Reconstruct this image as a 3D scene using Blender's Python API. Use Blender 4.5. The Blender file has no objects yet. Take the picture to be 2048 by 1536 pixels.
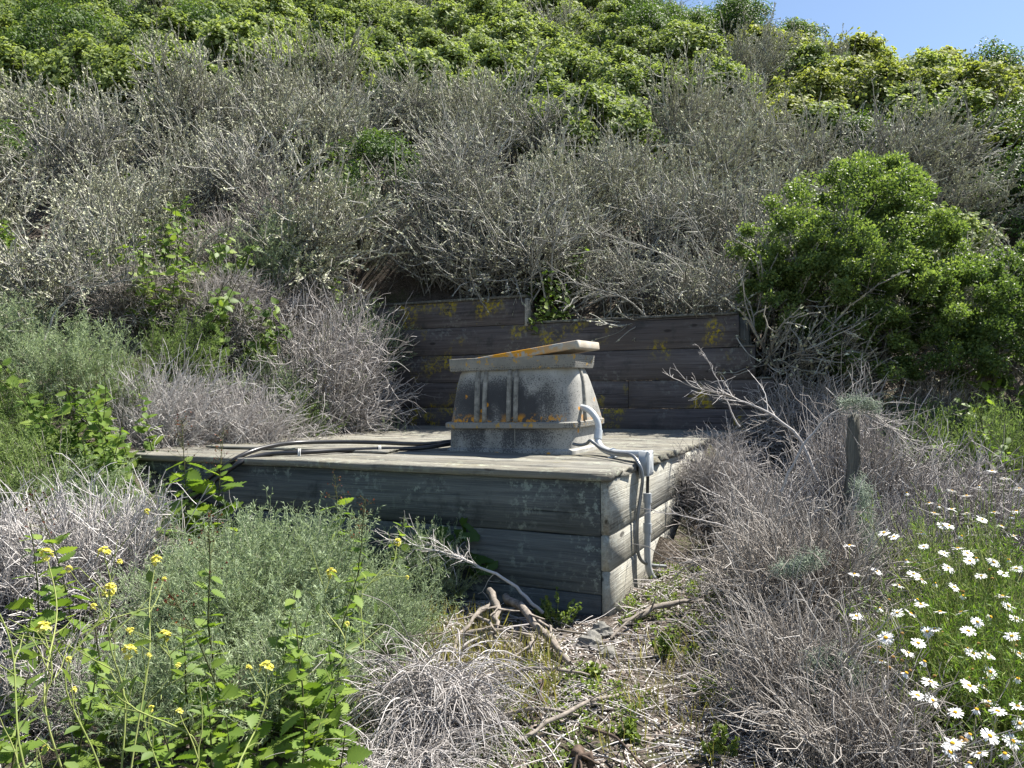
import bpy, math
import numpy as np
from mathutils import Matrix, Vector

# ------------------------------------------------------------------ camera, sky, sun, exposure
scene = bpy.context.scene
col = scene.collection
PITCH, ROLL, TH, TILT = .029, -.0035, .4392, .0334
F_PX = 1538.0
cam_d = bpy.data.cameras.new('camera')
cam_d.sensor_width = 36.0
cam_d.lens = 36.0 * F_PX / 2048.0
cam_d.clip_start = .05
cam_d.clip_end = 2000
cam = bpy.data.objects.new('camera', cam_d)
col.objects.link(cam)
cam.matrix_world = Matrix.Rotation(math.pi / 2 + PITCH, 4, 'X') @ Matrix.Rotation(-ROLL, 4, 'Z')
scene.camera = cam

SUN_EL = math.radians(58)
SUN_H = np.array([.91, .41])           # horizontal direction towards the sun
SUN_H = SUN_H / np.linalg.norm(SUN_H)
world = bpy.data.worlds.new('World')
scene.world = world
world.use_nodes = True
wt = world.node_tree
sky = wt.nodes.new('ShaderNodeTexSky')
sky.sky_type = 'NISHITA'
sky.sun_disc = False
sky.sun_elevation = SUN_EL
sky.sun_rotation = math.atan2(SUN_H[0], SUN_H[1])
sky.air_density = 1.0
sky.dust_density = .4
sky.ozone_density = 1.6
bg = wt.nodes['Background']
bg.inputs['Strength'].default_value = .068
wt.links.new(sky.outputs[0], bg.inputs[0])
sun_d = bpy.data.lights.new('sun', 'SUN')
sun_d.energy = 5.0
sun_d.angle = math.radians(.5)
sun_d.color = (1.0, .95, .86)
sun = bpy.data.objects.new('sun', sun_d)
col.objects.link(sun)
sv = Vector((SUN_H[0] * math.cos(SUN_EL), SUN_H[1] * math.cos(SUN_EL), math.sin(SUN_EL)))
sun.rotation_euler = sv.to_track_quat('Z', 'Y').to_euler()
scene.view_settings.view_transform = 'Standard'
scene.view_settings.look = 'None'
scene.view_settings.exposure = 1.45
scene.view_settings.gamma = 1
scene.view_settings.use_curve_mapping = False
scene.cycles.use_denoising = True
scene.cycles.max_bounces = 5
scene.cycles.diffuse_bounces = 3
scene.cycles.glossy_bounces = 2
scene.cycles.transmission_bounces = 3
scene.cycles.transparent_max_bounces = 4

# ------------------------------------------------------------------ frames
C = np.array([.4688, 3.7, -.3176])                 # near top corner of the platform
U = np.array([math.cos(TH), -math.sin(TH), 0.])
V = np.array([math.sin(TH), math.cos(TH), 0.])
UP = np.array([0, 0, 1.])
VT = V * math.cos(TILT) + UP * math.sin(TILT)
NT = -V * math.sin(TILT) + UP * math.cos(TILT)
L_DECK, D_DECK = 3.415, 3.36


def ab(X, Y):
    dx, dy = X - C[0], Y - C[1]
    return dx * U[0] + dy * U[1], dx * V[0] + dy * V[1]


def sst(e0, e1, x):
    t = np.clip((x - e0) / (e1 - e0), 0, 1)
    return t * t * (3 - 2 * t)


def bumps(x, y):
    return (.5 * np.sin(1.1 * x + .7 * y + .3) + .35 * np.sin(-1.9 * x + 1.3 * y + 1.7)
            + .25 * np.sin(3.1 * x + 2.7 * y) + .15 * np.sin(5.3 * x - 4.1 * y + 2.))


def ground_z(X, Y):
    X = np.asarray(X, float); Y = np.asarray(Y, float)
    a, b = ab(X, Y)
    Yc = np.clip(Y, -6, 60)
    front = -1.0 + .10 * (np.minimum(Yc, 8) - 3.7) + .035 * bumps(X * 1.6, Y * 1.6) + .012 * bumps(X * 6, Y * 6)
    hill = -3.9 + .65 * Yc - .03 * np.clip(X, -40, 40) + .22 * bumps(X * .45, Y * .45) + .05 * bumps(X * 1.7, Y * 1.7)
    w = .86 * X + .51 * Y - 18.4                       # beyond the ridge
    hill = hill - 1.05 * .8 * np.log1p(np.exp(np.clip(w / .8, -30, 30)))
    hr = hill - .60 * sst(.0, .8, a) * (1 - sst(8, 11, Y))
    k = .12
    z = k * np.logaddexp(front / k, hr / k)
    z = np.where(b < 40, z, z)
    # bank beside the platform's far short side
    dz = C[2] + TILT * b
    inb = (b > -.02) & (b < 3.47)
    t = sst(0, 1.3, -3.44 - a)
    bank = (dz - .10) * (1 - t) + hill * t
    bank = bank * sst(-.1, .5, b) + z * (1 - sst(-.1, .5, b))
    z = np.where(inb & (a <= -3.43), np.maximum(bank, -1.2), z)
    # soil held by the retaining wall
    top = np.where(a < -1.97, 1.27, np.where(a < .09, .98, np.where(a < .22, .69, np.where(a < .37, .40, .13)))) - .204
    t2 = sst(0, 1.1, b - 3.46)
    held = top * (1 - t2) + np.maximum(hill, top * .6) * t2
    z = np.where((b >= 3.46) & (a < .53) & (a > -4.4), np.where(t2 < 1, held, z), z)
    # under the platform and just in front of the wall
    z = np.where((a > -3.43) & (a < 0) & (b > 0) & (b < 3.46), -1.08, z)
    z = np.where((a >= 0) & (a < .53) & (b > 2.2) & (b < 3.46), np.minimum(z, -.55), z)
    return z


def gz(X, Y):
    return float(ground_z(X, Y))


def ray(px, py):
    u, v = px - 1024, py - 768
    c, s = math.cos(ROLL), math.sin(ROLL)
    u, v = c * u + s * v, -s * u + c * v
    Y = F_PX * math.cos(PITCH) + v * math.sin(PITCH)
    Z = F_PX * math.sin(PITCH) - v * math.cos(PITCH)
    return np.array([u / Y, 1.0, Z / Y])


def project(P):
    X, Y, Z = P[..., 0], P[..., 1], P[..., 2]
    y2 = Y * math.cos(PITCH) + Z * math.sin(PITCH)
    z2 = -Y * math.sin(PITCH) + Z * math.cos(PITCH)
    return 1024 + F_PX * X / y2, 768 - F_PX * z2 / y2


def X_at(px, Y):
    return (px - 1024) / F_PX * Y


def loc_deck(px, py, h=0.):
    d = ray(px, py)
    t = ((C + h * NT) @ NT) / (d @ NT)
    P = d * t - C
    return np.array([P @ U, P @ VT, h])


def loc_b(px, py, b):
    d = ray(px, py)
    t = ((C + b * VT) @ VT) / (d @ VT)
    P = d * t - C
    return np.array([P @ U, b, P @ NT])


def loc_a(px, py, a):
    d = ray(px, py)
    t = ((C + a * U) @ U) / (d @ U)
    P = d * t - C
    return np.array([a, P @ VT, P @ NT])


PLAT_M = Matrix(((U[0], VT[0], NT[0], C[0]), (U[1], VT[1], NT[1], C[1]), (U[2], VT[2], NT[2], C[2]), (0, 0, 0, 1)))


# ------------------------------------------------------------------ material helpers
class NT_:
    def __init__(s, name):
        s.m = bpy.data.materials.new(name)
        s.m.use_nodes = True
        s.t = s.m.node_tree
        s.t.nodes.clear()
        s.out = s.t.nodes.new('ShaderNodeOutputMaterial')

    def n(s, typ, ins=None, **kw):
        nd = s.t.nodes.new(typ)
        for k, v in kw.items():
            setattr(nd, k, v)
        for k, v in (ins or {}).items():
            if isinstance(v, bpy.types.NodeSocket):
                s.t.links.new(v, nd.inputs[k])
            else:
                nd.inputs[k].default_value = v
        return nd

    def ramp(s, fac, stops, interp='LINEAR'):
        r = s.t.nodes.new('ShaderNodeValToRGB')
        r.color_ramp.interpolation = interp
        e = r.color_ramp.elements
        while len(e) < len(stops):
            e.new(.5)
        for q, (p, c) in zip(e, stops):
            q.position = p
            q.color = (*c, 1) if len(c) == 3 else c
        s.t.links.new(fac, r.inputs[0])
        return r.outputs[0]

    def mix(s, fac, a, b, mode='MIX'):
        nd = s.t.nodes.new('ShaderNodeMix')
        nd.data_type = 'RGBA'
        nd.blend_type = mode
        for i, v in ((0, fac), (6, a), (7, b)):
            if isinstance(v, bpy.types.NodeSocket):
                s.t.links.new(v, nd.inputs[i])
            else:
                nd.inputs[i].default_value = v if i == 0 else (*v, 1)
        return nd.outputs[2]

    def math(s, op, a, b=0., clamp=False):
        nd = s.t.nodes.new('ShaderNodeMath')
        nd.operation = op
        nd.use_clamp = clamp
        for i, v in ((0, a), (1, b)):
            if isinstance(v, bpy.types.NodeSocket):
                s.t.links.new(v, nd.inputs[i])
            else:
                nd.inputs[i].default_value = v
        return nd.outputs[0]

    def noise(s, vec, scale, detail=4, rough=.6, **kw):
        return s.n('ShaderNodeTexNoise', {'Vector': vec, 'Scale': scale, 'Detail': detail, 'Roughness': rough}).outputs[0]

    def coords(s, scale=(1, 1, 1), offs=True):
        tc = s.n('ShaderNodeTexCoord').outputs['Object']
        mp = s.n('ShaderNodeMapping', {'Vector': tc, 'Scale': scale})
        if offs:
            oi = s.n('ShaderNodeObjectInfo').outputs['Random']
            k = s.math('MULTIPLY', oi, 37.0)
            cx = s.n('ShaderNodeCombineXYZ', {0: k, 1: k, 2: k}).outputs[0]
            return s.n('ShaderNodeVectorMath', {0: mp.outputs[0], 1: cx}, operation='ADD').outputs[0]
        return mp.outputs[0]

    def principled(s, color, rough=.8, bump=None, bstr=.3, bdist=.01, spec=.3, metal=0.):
        ins = {'Base Color': color if isinstance(color, bpy.types.NodeSocket) else (*color, 1), 'Roughness': rough,
               'Specular IOR Level': spec, 'Metallic': metal}
        if bump is not None:
            ins['Normal'] = s.n('ShaderNodeBump', {'Height': bump, 'Strength': bstr, 'Distance': bdist}).outputs[0]
        return s.n('ShaderNodeBsdfPrincipled', ins).outputs[0]

    def done(s, sh):
        s.t.links.new(sh, s.out.inputs[0])
        return s.m


def leaf_mat(name, c0, c1, c2, transl=.42, rough=.5, spec=.35, tgain=(1.25, 1.3, .6)):
    m = NT_(name)
    at = m.n('ShaderNodeAttribute', attribute_name='rnd').outputs['Fac']
    oi = m.n('ShaderNodeObjectInfo').outputs['Random']
    f = m.math('ADD', m.math('MULTIPLY', at, .75), m.math('MULTIPLY', oi, .25))
    c = m.ramp(f, [(0.05, c0), (.5, c1), (.95, c2)])
    tc = m.mix(1., c, tgain, 'MULTIPLY')
    p = m.principled(c, rough, spec=spec)
    t = m.n('ShaderNodeBsdfTranslucent', {'Color': tc}).outputs[0]
    ms = m.n('ShaderNodeMixShader', {0: transl, 1: p, 2: t}).outputs[0]
    return m.done(ms)


def stem_mat(name, c0, c1, c2=None, rough=.85):
    m = NT_(name)
    at = m.n('ShaderNodeAttribute', attribute_name='rnd').outputs['Fac']
    v = m.noise(m.coords((1, 1, 1)), 35., 2)
    f = m.math('ADD', m.math('MULTIPLY', at, .7), m.math('MULTIPLY', v, .3))
    c = m.ramp(f, [(.1, c0), (.55, c1), (.95, c2 or c1)])
    return m.done(m.principled(c, rough, spec=.2))


def wood_mat(name, dark, mid, light, axis=0, lichen=(.42, .45, .40), lich_amt=.5, yellow=0., mould=.5, warm=(.2, .17, .14)):
    m = NT_(name)
    sc = [48., 48., 48.]
    sc[axis] = 1.3
    g = m.coords(tuple(sc))
    o = m.coords((1, 1, 1))
    grain = m.noise(g, 1., 6, .7)
    sf = [190., 190., 190.]
    sf[axis] = 3.5
    fine = m.noise(m.coords(tuple(sf)), 1., 3, .6)
    sc2 = [9., 9., 9.]
    sc2[axis] = .5
    warp = m.noise(m.coords(tuple(sc2)), 1., 3, .5)
    gg = m.math('ADD', m.math('ADD', m.math('MULTIPLY', grain, .42), m.math('MULTIPLY', fine, .28)), m.math('MULTIPLY', warp, .30))
    c = m.ramp(gg, [(.38, dark), (.5, mid), (.62, light)])
    big = m.noise(o, 1.7, 4, .6)
    c = m.mix(m.math('MULTIPLY', m.ramp(big, [(.42, (0, 0, 0)), (.62, (1, 1, 1))]), .45), c, warm)
    # checks and cracks along the grain
    sc3 = [70., 70., 70.]
    sc3[axis] = .9
    ck = m.noise(m.coords(tuple(sc3)), 1., 2, .5)
    crack = m.ramp(ck, [(.24, (1, 1, 1)), (.32, (0, 0, 0))])
    c = m.mix(m.math('MULTIPLY', crack, .8), c, tuple(q * .3 for q in dark))
    # dark mould blooms
    st = m.noise(o, 4.2, 5, .7)
    c = m.mix(m.math('MULTIPLY', m.ramp(st, [(.55, (0, 0, 0)), (.68, (1, 1, 1))]), mould), c, (.035, .038, .04))
    # knots
    ks = [2.6, 7., 7.]
    if axis == 1:
        ks = [7., 2.6, 7.]
    vor = m.n('ShaderNodeTexVoronoi', {'Vector': m.coords(tuple(ks)), 'Scale': 1.0, 'Randomness': 1.0}).outputs['Distance']
    kn = m.ramp(vor, [(.0, (1, 1, 1)), (.075, (1, 1, 1)), (.12, (0, 0, 0))])
    c = m.mix(m.math('MULTIPLY', kn, .8), c, (.03, .026, .024))
    # crusty lichen flakes
    ln = m.noise(o, 24., 5, .7)
    lm = m.noise(o, 2.3, 3, .6)
    lf = m.math('MULTIPLY', m.ramp(ln, [(.52, (0, 0, 0)), (.60, (1, 1, 1))]), m.ramp(lm, [(.47, (0, 0, 0)), (.60, (1, 1, 1))]))
    c = m.mix(m.math('MULTIPLY', lf, lich_amt), c, lichen)
    if yellow > 0:
        yn = m.noise(o, 30., 5, .75)
        ym = m.noise(m.coords((1.2, 1.2, .9)), 2.1, 3, .6)
        yf = m.math('MULTIPLY', m.ramp(yn, [(.47, (0, 0, 0)), (.58, (1, 1, 1))]), m.ramp(ym, [(.53, (0, 0, 0)), (.63, (1, 1, 1))]))
        c = m.mix(m.math('MULTIPLY', yf, yellow), c, (.36, .28, .015))
    h = m.math('ADD', m.math('ADD', grain, m.math('MULTIPLY', fine, .5)), m.math('MULTIPLY', crack, -1.2))
    return m.done(m.principled(c, .88, h, .8, .008, spec=.15))


M = {}
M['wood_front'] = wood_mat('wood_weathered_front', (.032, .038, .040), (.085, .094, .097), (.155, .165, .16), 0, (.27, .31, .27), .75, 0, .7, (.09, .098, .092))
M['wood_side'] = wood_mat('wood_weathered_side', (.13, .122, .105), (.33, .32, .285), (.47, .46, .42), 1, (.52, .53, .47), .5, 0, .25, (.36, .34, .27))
M['wood_deck'] = wood_mat('wood_weathered_deck', (.065, .062, .054), (.175, .168, .147), (.28, .27, .24), 0, (.33, .35, .28), .7, .10, .5, (.16, .148, .115))
M['wood_wall'] = wood_mat('wood_retaining_wall', (.040, .035, .036), (.092, .082, .083), (.15, .137, .135), 0, (.22, .23, .21), .45, .9, .55, (.10, .086, .076))
M['wood_post'] = wood_mat('wood_post', (.05, .05, .045), (.10, .10, .09), (.17, .17, .15), 2, (.34, .37, .30), .9, 0, .4, (.11, .10, .08))


def fibreglass():
    m = NT_('weathered_fibreglass')
    o = m.coords((1, 1, 1), offs=False)
    sep = m.n('ShaderNodeSeparateXYZ', {0: o})
    x, y, z = sep.outputs
    base = m.ramp(m.noise(o, 7., 4), [(.35, (.30, .295, .27)), (.65, (.42, .41, .38))])
    # soot-like mould, densest half-way up the panels
    cloud = m.noise(m.coords((1.4, 1.4, 1.0), offs=False), 4.0, 3, .55)
    zz = m.ramp(z, [(.03, (.5, .5, .5)), (.10, (.62, .62, .62)), (.19, (.75, .75, .75)), (.32, (1, 1, 1)), (.43, (.6, .6, .6)), (.50, (.12, .12, .12))])
    xx = m.ramp(m.math('ADD', m.math('MULTIPLY', x, .9), .5), [(.1, (.6, .6, .6)), (.35, (1, 1, 1)), (.66, (1, 1, 1)), (.82, (.35, .35, .35)), (1., (.2, .2, .2))])
    dens = m.math('MULTIPLY', m.math('MULTIPLY', m.ramp(cloud, [(.32, (.3, .3, .3)), (.52, (1, 1, 1))]), zz), xx)
    dens = m.math('MULTIPLY', dens, 1.22, True)
    fine = m.noise(o, 130., 3, .7)
    speck = m.math('GREATER_THAN', m.math('ADD', fine, m.math('MULTIPLY', dens, .30)), .66)
    c = m.mix(m.math('MULTIPLY', dens, .9), base, (.04, .042, .046))
    c = m.mix(m.math('MULTIPLY', speck, .75), c, (.035, .036, .04))
    # orange lichen along the flange and the top edge
    ln = m.noise(o, 22., 4, .65)
    band = m.ramp(z, [(.155, (0, 0, 0)), (.18, (1, 1, 1)), (.215, (.7, .7, .7)), (.245, (0, 0, 0))])
    bn = m.noise(o, 5., 2)
    lf = m.math('MULTIPLY', m.ramp(ln, [(.48, (0, 0, 0)), (.55, (1, 1, 1))]), m.math('MULTIPLY', band, m.ramp(bn, [(.46, (0, 0, 0)), (.56, (1, 1, 1))])))
    sp = m.n('ShaderNodeTexVoronoi', {'Vector': o, 'Scale': 6.5}).outputs['Distance']
    spot = m.math('MULTIPLY', m.ramp(sp, [(.07, (1, 1, 1)), (.11, (0, 0, 0))]), m.ramp(ln, [(.44, (0, 0, 0)), (.5, (1, 1, 1))]))
    lf = m.math('MAXIMUM', lf, m.math('MULTIPLY', spot, .9))
    c = m.mix(lf, c, (.58, .26, .015))
    return m.done(m.principled(c, .75, fine, .2, .003, spec=.25))


def lid_mat():
    m = NT_('lid_fibreglass')
    o = m.coords((1, 1, 1), offs=False)
    z = m.n('ShaderNodeSeparateXYZ', {0: o}).outputs
    base = m.ramp(m.noise(o, 9., 4), [(.35, (.30, .295, .26)), (.65, (.42, .41, .365))])
    sp = m.noise(o, 120., 3, .7)
    c = m.mix(m.math('MULTIPLY', m.math('GREATER_THAN', sp, .66), .6), base, (.08, .08, .08))
    ln = m.noise(o, 16., 5, .65)
    left = m.ramp(m.math('ADD', z[0], .5), [(.55, (1, 1, 1)), (.86, (.25, .25, .25)), (.97, (0, 0, 0))])
    lf = m.math('MULTIPLY', m.ramp(ln, [(.42, (0, 0, 0)), (.52, (1, 1, 1))]), left)
    c = m.mix(lf, c, (.55, .25, .015))
    return m.done(m.principled(c, .7, sp, .15, .003, spec=.25))


def rim_mat():
    m = NT_('rim_waffle_fibreglass')
    o = m.coords((1, 1, 1), offs=False)
    base = m.ramp(m.noise(o, 7., 4), [(.35, (.17, .167, .152)), (.65, (.25, .243, .222))])
    vor = m.n('ShaderNodeTexVoronoi', {'Vector': m.coords((85, 85, 85), offs=False), 'Scale': 1.0, 'Randomness': .35}).outputs['Distance']
    d = m.ramp(vor, [(.28, (1, 1, 1)), (.40, (0, 0, 0))])
    msk = m.ramp(m.noise(o, 6., 3), [(.30, (0, 0, 0)), (.46, (1, 1, 1))])
    c = m.mix(m.math('MULTIPLY', m.math('MULTIPLY', d, msk), .8), base, (.05, .05, .05))
    ln = m.noise(o, 20., 4, .65)
    c = m.mix(m.math('MULTIPLY', m.ramp(ln, [(.60, (0, 0, 0)), (.66, (1, 1, 1))]), .8), c, (.45, .27, .04))
    return m.done(m.principled(c, .8, d, .4, .004, spec=.2))


M['fibreglass'] = fibreglass()
M['lid'] = lid_mat()
M['rim'] = rim_mat()


def simple(name, c, rough=.5, spec=.4, metal=0., nscale=30., var=.2, bstr=0.):
    m = NT_(name)
    v = m.noise(m.coords((1, 1, 1)), nscale, 4, .65)
    cc = m.ramp(v, [(.3, tuple(q * (1 - var) for q in c)), (.7, tuple(min(1, q * (1 + var)) for q in c))])
    return m.done(m.principled(cc, rough, v, bstr, .004, spec=spec, metal=metal))


M['rib'] = simple('pale_fibreglass_rib', (.205, .20, .18), .75, .25, nscale=22, var=.6)
M['pvc'] = simple('grey_white_pvc', (.43, .455, .475), .38, .45, var=.10, nscale=14)
M['jbox'] = simple('grey_pvc_box', (.34, .36, .375), .42, .4, var=.08)
M['flex'] = simple('galvanised_flex', (.20, .21, .22), .4, .5, .6, var=.2)
M['hose'] = simple('black_poly_hose', (.018, .018, .02), .35, .5, var=.3)
M['clip'] = simple('white_clip', (.6, .6, .58), .5)
M['rock'] = simple('grey_rock', (.17, .165, .15), .9, .2, nscale=18, var=.5, bstr=.5)
M['bark'] = simple('grey_bark', (.13, .115, .10), .9, .2, nscale=30, var=.5, bstr=.6)
M['driftwood'] = simple('grey_dead_wood', (.20, .175, .15), .88, .2, nscale=40, var=.55, bstr=.5)
M['darklog'] = simple('dark_log', (.085, .062, .048), .88, .2, nscale=40, var=.5, bstr=.6)

M['dead'] = stem_mat('dead_stem_grey', (.15, .135, .125), (.36, .335, .32), (.58, .555, .54))
M['dead_pale'] = stem_mat('dead_stem_pale', (.24, .22, .21), (.46, .435, .42), (.68, .66, .64))
M['dead_brown'] = stem_mat('dead_stem_brown', (.13, .112, .098), (.30, .272, .245), (.53, .50, .465))
M['bare'] = stem_mat('bare_branch', (.115, .112, .10), (.25, .245, .22), (.43, .425, .39))
M['lichen'] = stem_mat('fruticose_lichen', (.26, .268, .178), (.43, .44, .305), (.60, .605, .445))
M['usnea'] = stem_mat('hanging_lichen', (.16, .20, .15), (.28, .33, .25), (.40, .45, .35))
M['leafy'] = leaf_mat('leaf_shrub_bright', (.10, .15, .05), (.225, .285, .105), (.40, .445, .21), .45, .6, .22)
M['leafy_dark'] = leaf_mat('leaf_shrub_deep', (.035, .07, .018), (.075, .13, .03), (.14, .20, .05), .4, .55, .3)
M['leafy_yellow'] = leaf_mat('leaf_shrub_yellow', (.12, .16, .045), (.26, .295, .09), (.43, .445, .18), .45, .6, .22)
M['coyote'] = leaf_mat('leaf_coyote', (.055, .10, .032), (.14, .205, .062), (.29, .35, .125), .42, .48, .35)
M['sage'] = leaf_mat('leaf_sage', (.15, .205, .12), (.30, .37, .22), (.46, .54, .36), .34, .7, .2, (1.1, 1.15, .8))
M['sage_green'] = leaf_mat('leaf_sage_green', (.09, .14, .045), (.18, .255, .09), (.30, .38, .15), .36, .7, .2, (1.15, 1.2, .7))
M['bee'] = leaf_mat('leaf_bee_plant', (.07, .13, .022), (.145, .225, .04), (.25, .325, .07), .45, .5, .3)
M['sage_stem'] = stem_mat('sage_stem', (.14, .16, .10), (.26, .28, .19), (.38, .40, .30))
M['bee_stem'] = stem_mat('bee_plant_stem', (.03, .03, .016), (.075, .085, .03), (.14, .14, .05))
M['bud'] = leaf_mat('bud_red_brown', (.13, .03, .025), (.24, .07, .05), (.30, .14, .07), .3)
M['must_stem'] = stem_mat('mustard_stem', (.13, .165, .045), (.22, .26, .08), (.32, .34, .13))
M['must_leaf'] = leaf_mat('mustard_leaf', (.08, .13, .035), (.14, .21, .06), (.23, .29, .09), .42)
M['yellow'] = leaf_mat('petal_yellow', (.58, .52, .06), (.70, .66, .14), (.78, .75, .26), .35, tgain=(1.1, 1.1, .8))
M['daisy_leaf'] = leaf_mat('leaf_daisy', (.05, .10, .02), (.11, .19, .035), (.20, .29, .06), .38, .55)
M['petal'] = leaf_mat('petal_white', (.72, .73, .74), (.80, .80, .80), (.84, .84, .83), .25, tgain=(1, 1, 1))
M['disc'] = simple('flower_disc', (.62, .36, .02), .8, .2, nscale=300, var=.4, bstr=.6)
M['seedhead'] = simple('dry_seed_head', (.25, .15, .05), .9, .1, nscale=200, var=.4)
M['mallow'] = leaf_mat('leaf_mallow', (.025, .06, .012), (.05, .10, .018), (.09, .15, .028), .35)
M['weed'] = leaf_mat('leaf_weed', (.08, .12, .03), (.15, .21, .05), (.25, .31, .09), .42)
M['dry_grass'] = leaf_mat('leaf_dry_grass', (.16, .15, .05), (.27, .25, .09), (.36, .32, .15), .35, .7, .2)
M['shell'] = simple('shell_white', (.50, .48, .45), .6, .3, nscale=60, var=.25)
M['chip'] = stem_mat('wood_chip', (.07, .055, .045), (.17, .14, .12), (.33, .29, .26))


def ground_mat():
    m = NT_('soil_and_litter')
    o = m.coords((1, 1, 1), offs=False)
    c = m.ramp(m.noise(o, 9., 6, .7), [(.3, (.035, .028, .021)), (.5, (.08, .066, .054)), (.7, (.15, .125, .105))])
    f = m.noise(o, 80., 5, .75)
    c = m.mix(m.ramp(f, [(.5, (0, 0, 0)), (.62, (.8, .8, .8))]), c, (.26, .225, .195))
    g = m.math('MULTIPLY', m.ramp(m.noise(o, 2.2, 4), [(.48, (0, 0, 0)), (.6, (1, 1, 1))]), m.ramp(m.noise(o, 45., 4, .7), [(.45, (0, 0, 0)), (.6, (1, 1, 1))]))
    c = m.mix(m.math('MULTIPLY', g, .7), c, (.07, .10, .022))
    h = m.math('ADD', f, m.noise(o, 20., 4))
    return m.done(m.principled(c, .95, h, .8, .03, spec=.1))


M['ground'] = ground_mat()

# ------------------------------------------------------------------ mesh builder
rng = np.random.default_rng(7)


def unit(v):
    return v / np.maximum(np.linalg.norm(v, axis=-1, keepdims=True), 1e-9)


class G:
    def __init__(s):
        s.v = []; s.q = []; s.t = []; s.qm = []; s.tm = []; s.qr = []; s.tr = []; s.nv = 0

    def add(s, verts, quads=None, tris=None, mat=0, qr=None, tr=None):
        verts = np.asarray(verts, float).reshape(-1, 3)
        if quads is not None and len(quads):
            quads = np.asarray(quads, int)
            s.q.append(quads + s.nv); s.qm.append(np.full(len(quads), mat))
            s.qr.append(np.full(len(quads), .5) if qr is None else np.asarray(qr, float))
        if tris is not None and len(tris):
            tris = np.asarray(tris, int)
            s.t.append(tris + s.nv); s.tm.append(np.full(len(tris), mat))
            s.tr.append(np.full(len(tris), .5) if tr is None else np.asarray(tr, float))
        s.v.append(verts); s.nv += len(verts)
        return s

    def tubes(s, P, r0, r1, sides=3, mat=0, rnd=None, prof=None, cap=False):
        P = np.asarray(P, float)
        if P.ndim == 2:
            P = P[None]
        N, K, _ = P.shape
        T = np.empty_like(P)
        T[:, 1:-1] = P[:, 2:] - P[:, :-2]
        T[:, 0] = P[:, 1] - P[:, 0]; T[:, -1] = P[:, -1] - P[:, -2]
        T = unit(T)
        ref = unit(rng.normal(size=(N, 1, 3))) if N > 1 else np.array([[[.31, .2, .93]]])
        A = unit(np.cross(T, ref)); B = np.cross(T, A)
        r0 = np.broadcast_to(np.asarray(r0, float), (N,)); r1 = np.broadcast_to(np.asarray(r1, float), (N,))
        w = np.linspace(0, 1, K)
        R = r0[:, None] * (1 - w) + r1[:, None] * w
        if prof is not None:
            R = R * prof
        an = np.arange(sides) * 2 * np.pi / sides
        ring = P[:, :, None] + R[:, :, None, None] * (np.cos(an)[:, None] * A[:, :, None] + np.sin(an)[:, None] * B[:, :, None])
        idx = np.arange(N * K * sides).reshape(N, K, sides)
        a = idx[:, :-1]; b = idx[:, 1:]
        q = np.stack([a, np.roll(a, -1, 2), np.roll(b, -1, 2), b], -1).reshape(-1, 4)
        if rnd is None:
            rnd = rng.random(N)
        qr = np.repeat(rnd, (K - 1) * sides)
        s.add(ring.reshape(-1, 3), q, mat=mat, qr=qr)
        if cap and sides > 3:
            for k in (0, K - 1):
                cen = P[:, k]
                for i in range(N):
                    rg = ring[i, k]
                    s.add(np.vstack([cen[i][None], rg]), tris=[(0, 1 + j, 1 + (j + 1) % sides) for j in range(sides)], mat=mat, tr=np.full(sides, rnd[i]))
        return s

    def inst(s, tv, tq, pos, X, Nn, sc, mat=0, rnd=None, tt=None):
        N = len(pos)
        if N == 0:
            return s
        X = unit(X); Y = unit(np.cross(Nn, X)); Z = np.cross(X, Y)
        sc = np.broadcast_to(np.asarray(sc, float), (N,))
        tv = np.asarray(tv, float)
        W = pos[:, None] + sc[:, None, None] * (tv[None, :, 0:1] * X[:, None] + tv[None, :, 1:2] * Y[:, None] + tv[None, :, 2:3] * Z[:, None])
        m = len(tv)
        if rnd is None:
            rnd = rng.random(N)
        off = (np.arange(N) * m)[:, None, None]
        q = t = qr = tr = None
        if tq is not None and len(tq):
            q = (np.asarray(tq)[None] + off).reshape(-1, 4); qr = np.repeat(rnd, len(tq))
        if tt is not None and len(tt):
            t = (np.asarray(tt)[None] + off).reshape(-1, 3); tr = np.repeat(rnd, len(tt))
        return s.add(W.reshape(-1, 3), q, t, mat, qr, tr)

    def build(s, name, mats, smooth=False):
        me = bpy.data.meshes.new(name)
        v = np.concatenate(s.v)
        q = np.concatenate(s.q) if s.q else np.zeros((0, 4), int)
        t = np.concatenate(s.t) if s.t else np.zeros((0, 3), int)
        me.vertices.add(len(v)); me.vertices.foreach_set('co', v.astype(np.float32).ravel())
        me.loops.add(len(q) * 4 + len(t) * 3)
        me.loops.foreach_set('vertex_index', np.concatenate([q.ravel(), t.ravel()]).astype(np.int32))
        nf = len(q) + len(t)
        me.polygons.add(nf)
        ls = np.concatenate([np.arange(len(q)) * 4, len(q) * 4 + np.arange(len(t)) * 3]).astype(np.int32)
        me.polygons.foreach_set('loop_start', ls)
        mi = np.concatenate(s.qm + s.tm).astype(np.int32) if nf else np.zeros(0, np.int32)
        me.polygons.foreach_set('material_index', mi)
        if smooth:
            me.polygons.foreach_set('use_smooth', np.ones(nf, bool))
        at = me.attributes.new('rnd', 'FLOAT', 'FACE')
        at.data.foreach_set('value', np.concatenate(s.qr + s.tr).astype(np.float32))
        for k in mats:
            me.materials.append(M[k])
        me.update(calc_edges=True)
        return me


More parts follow.
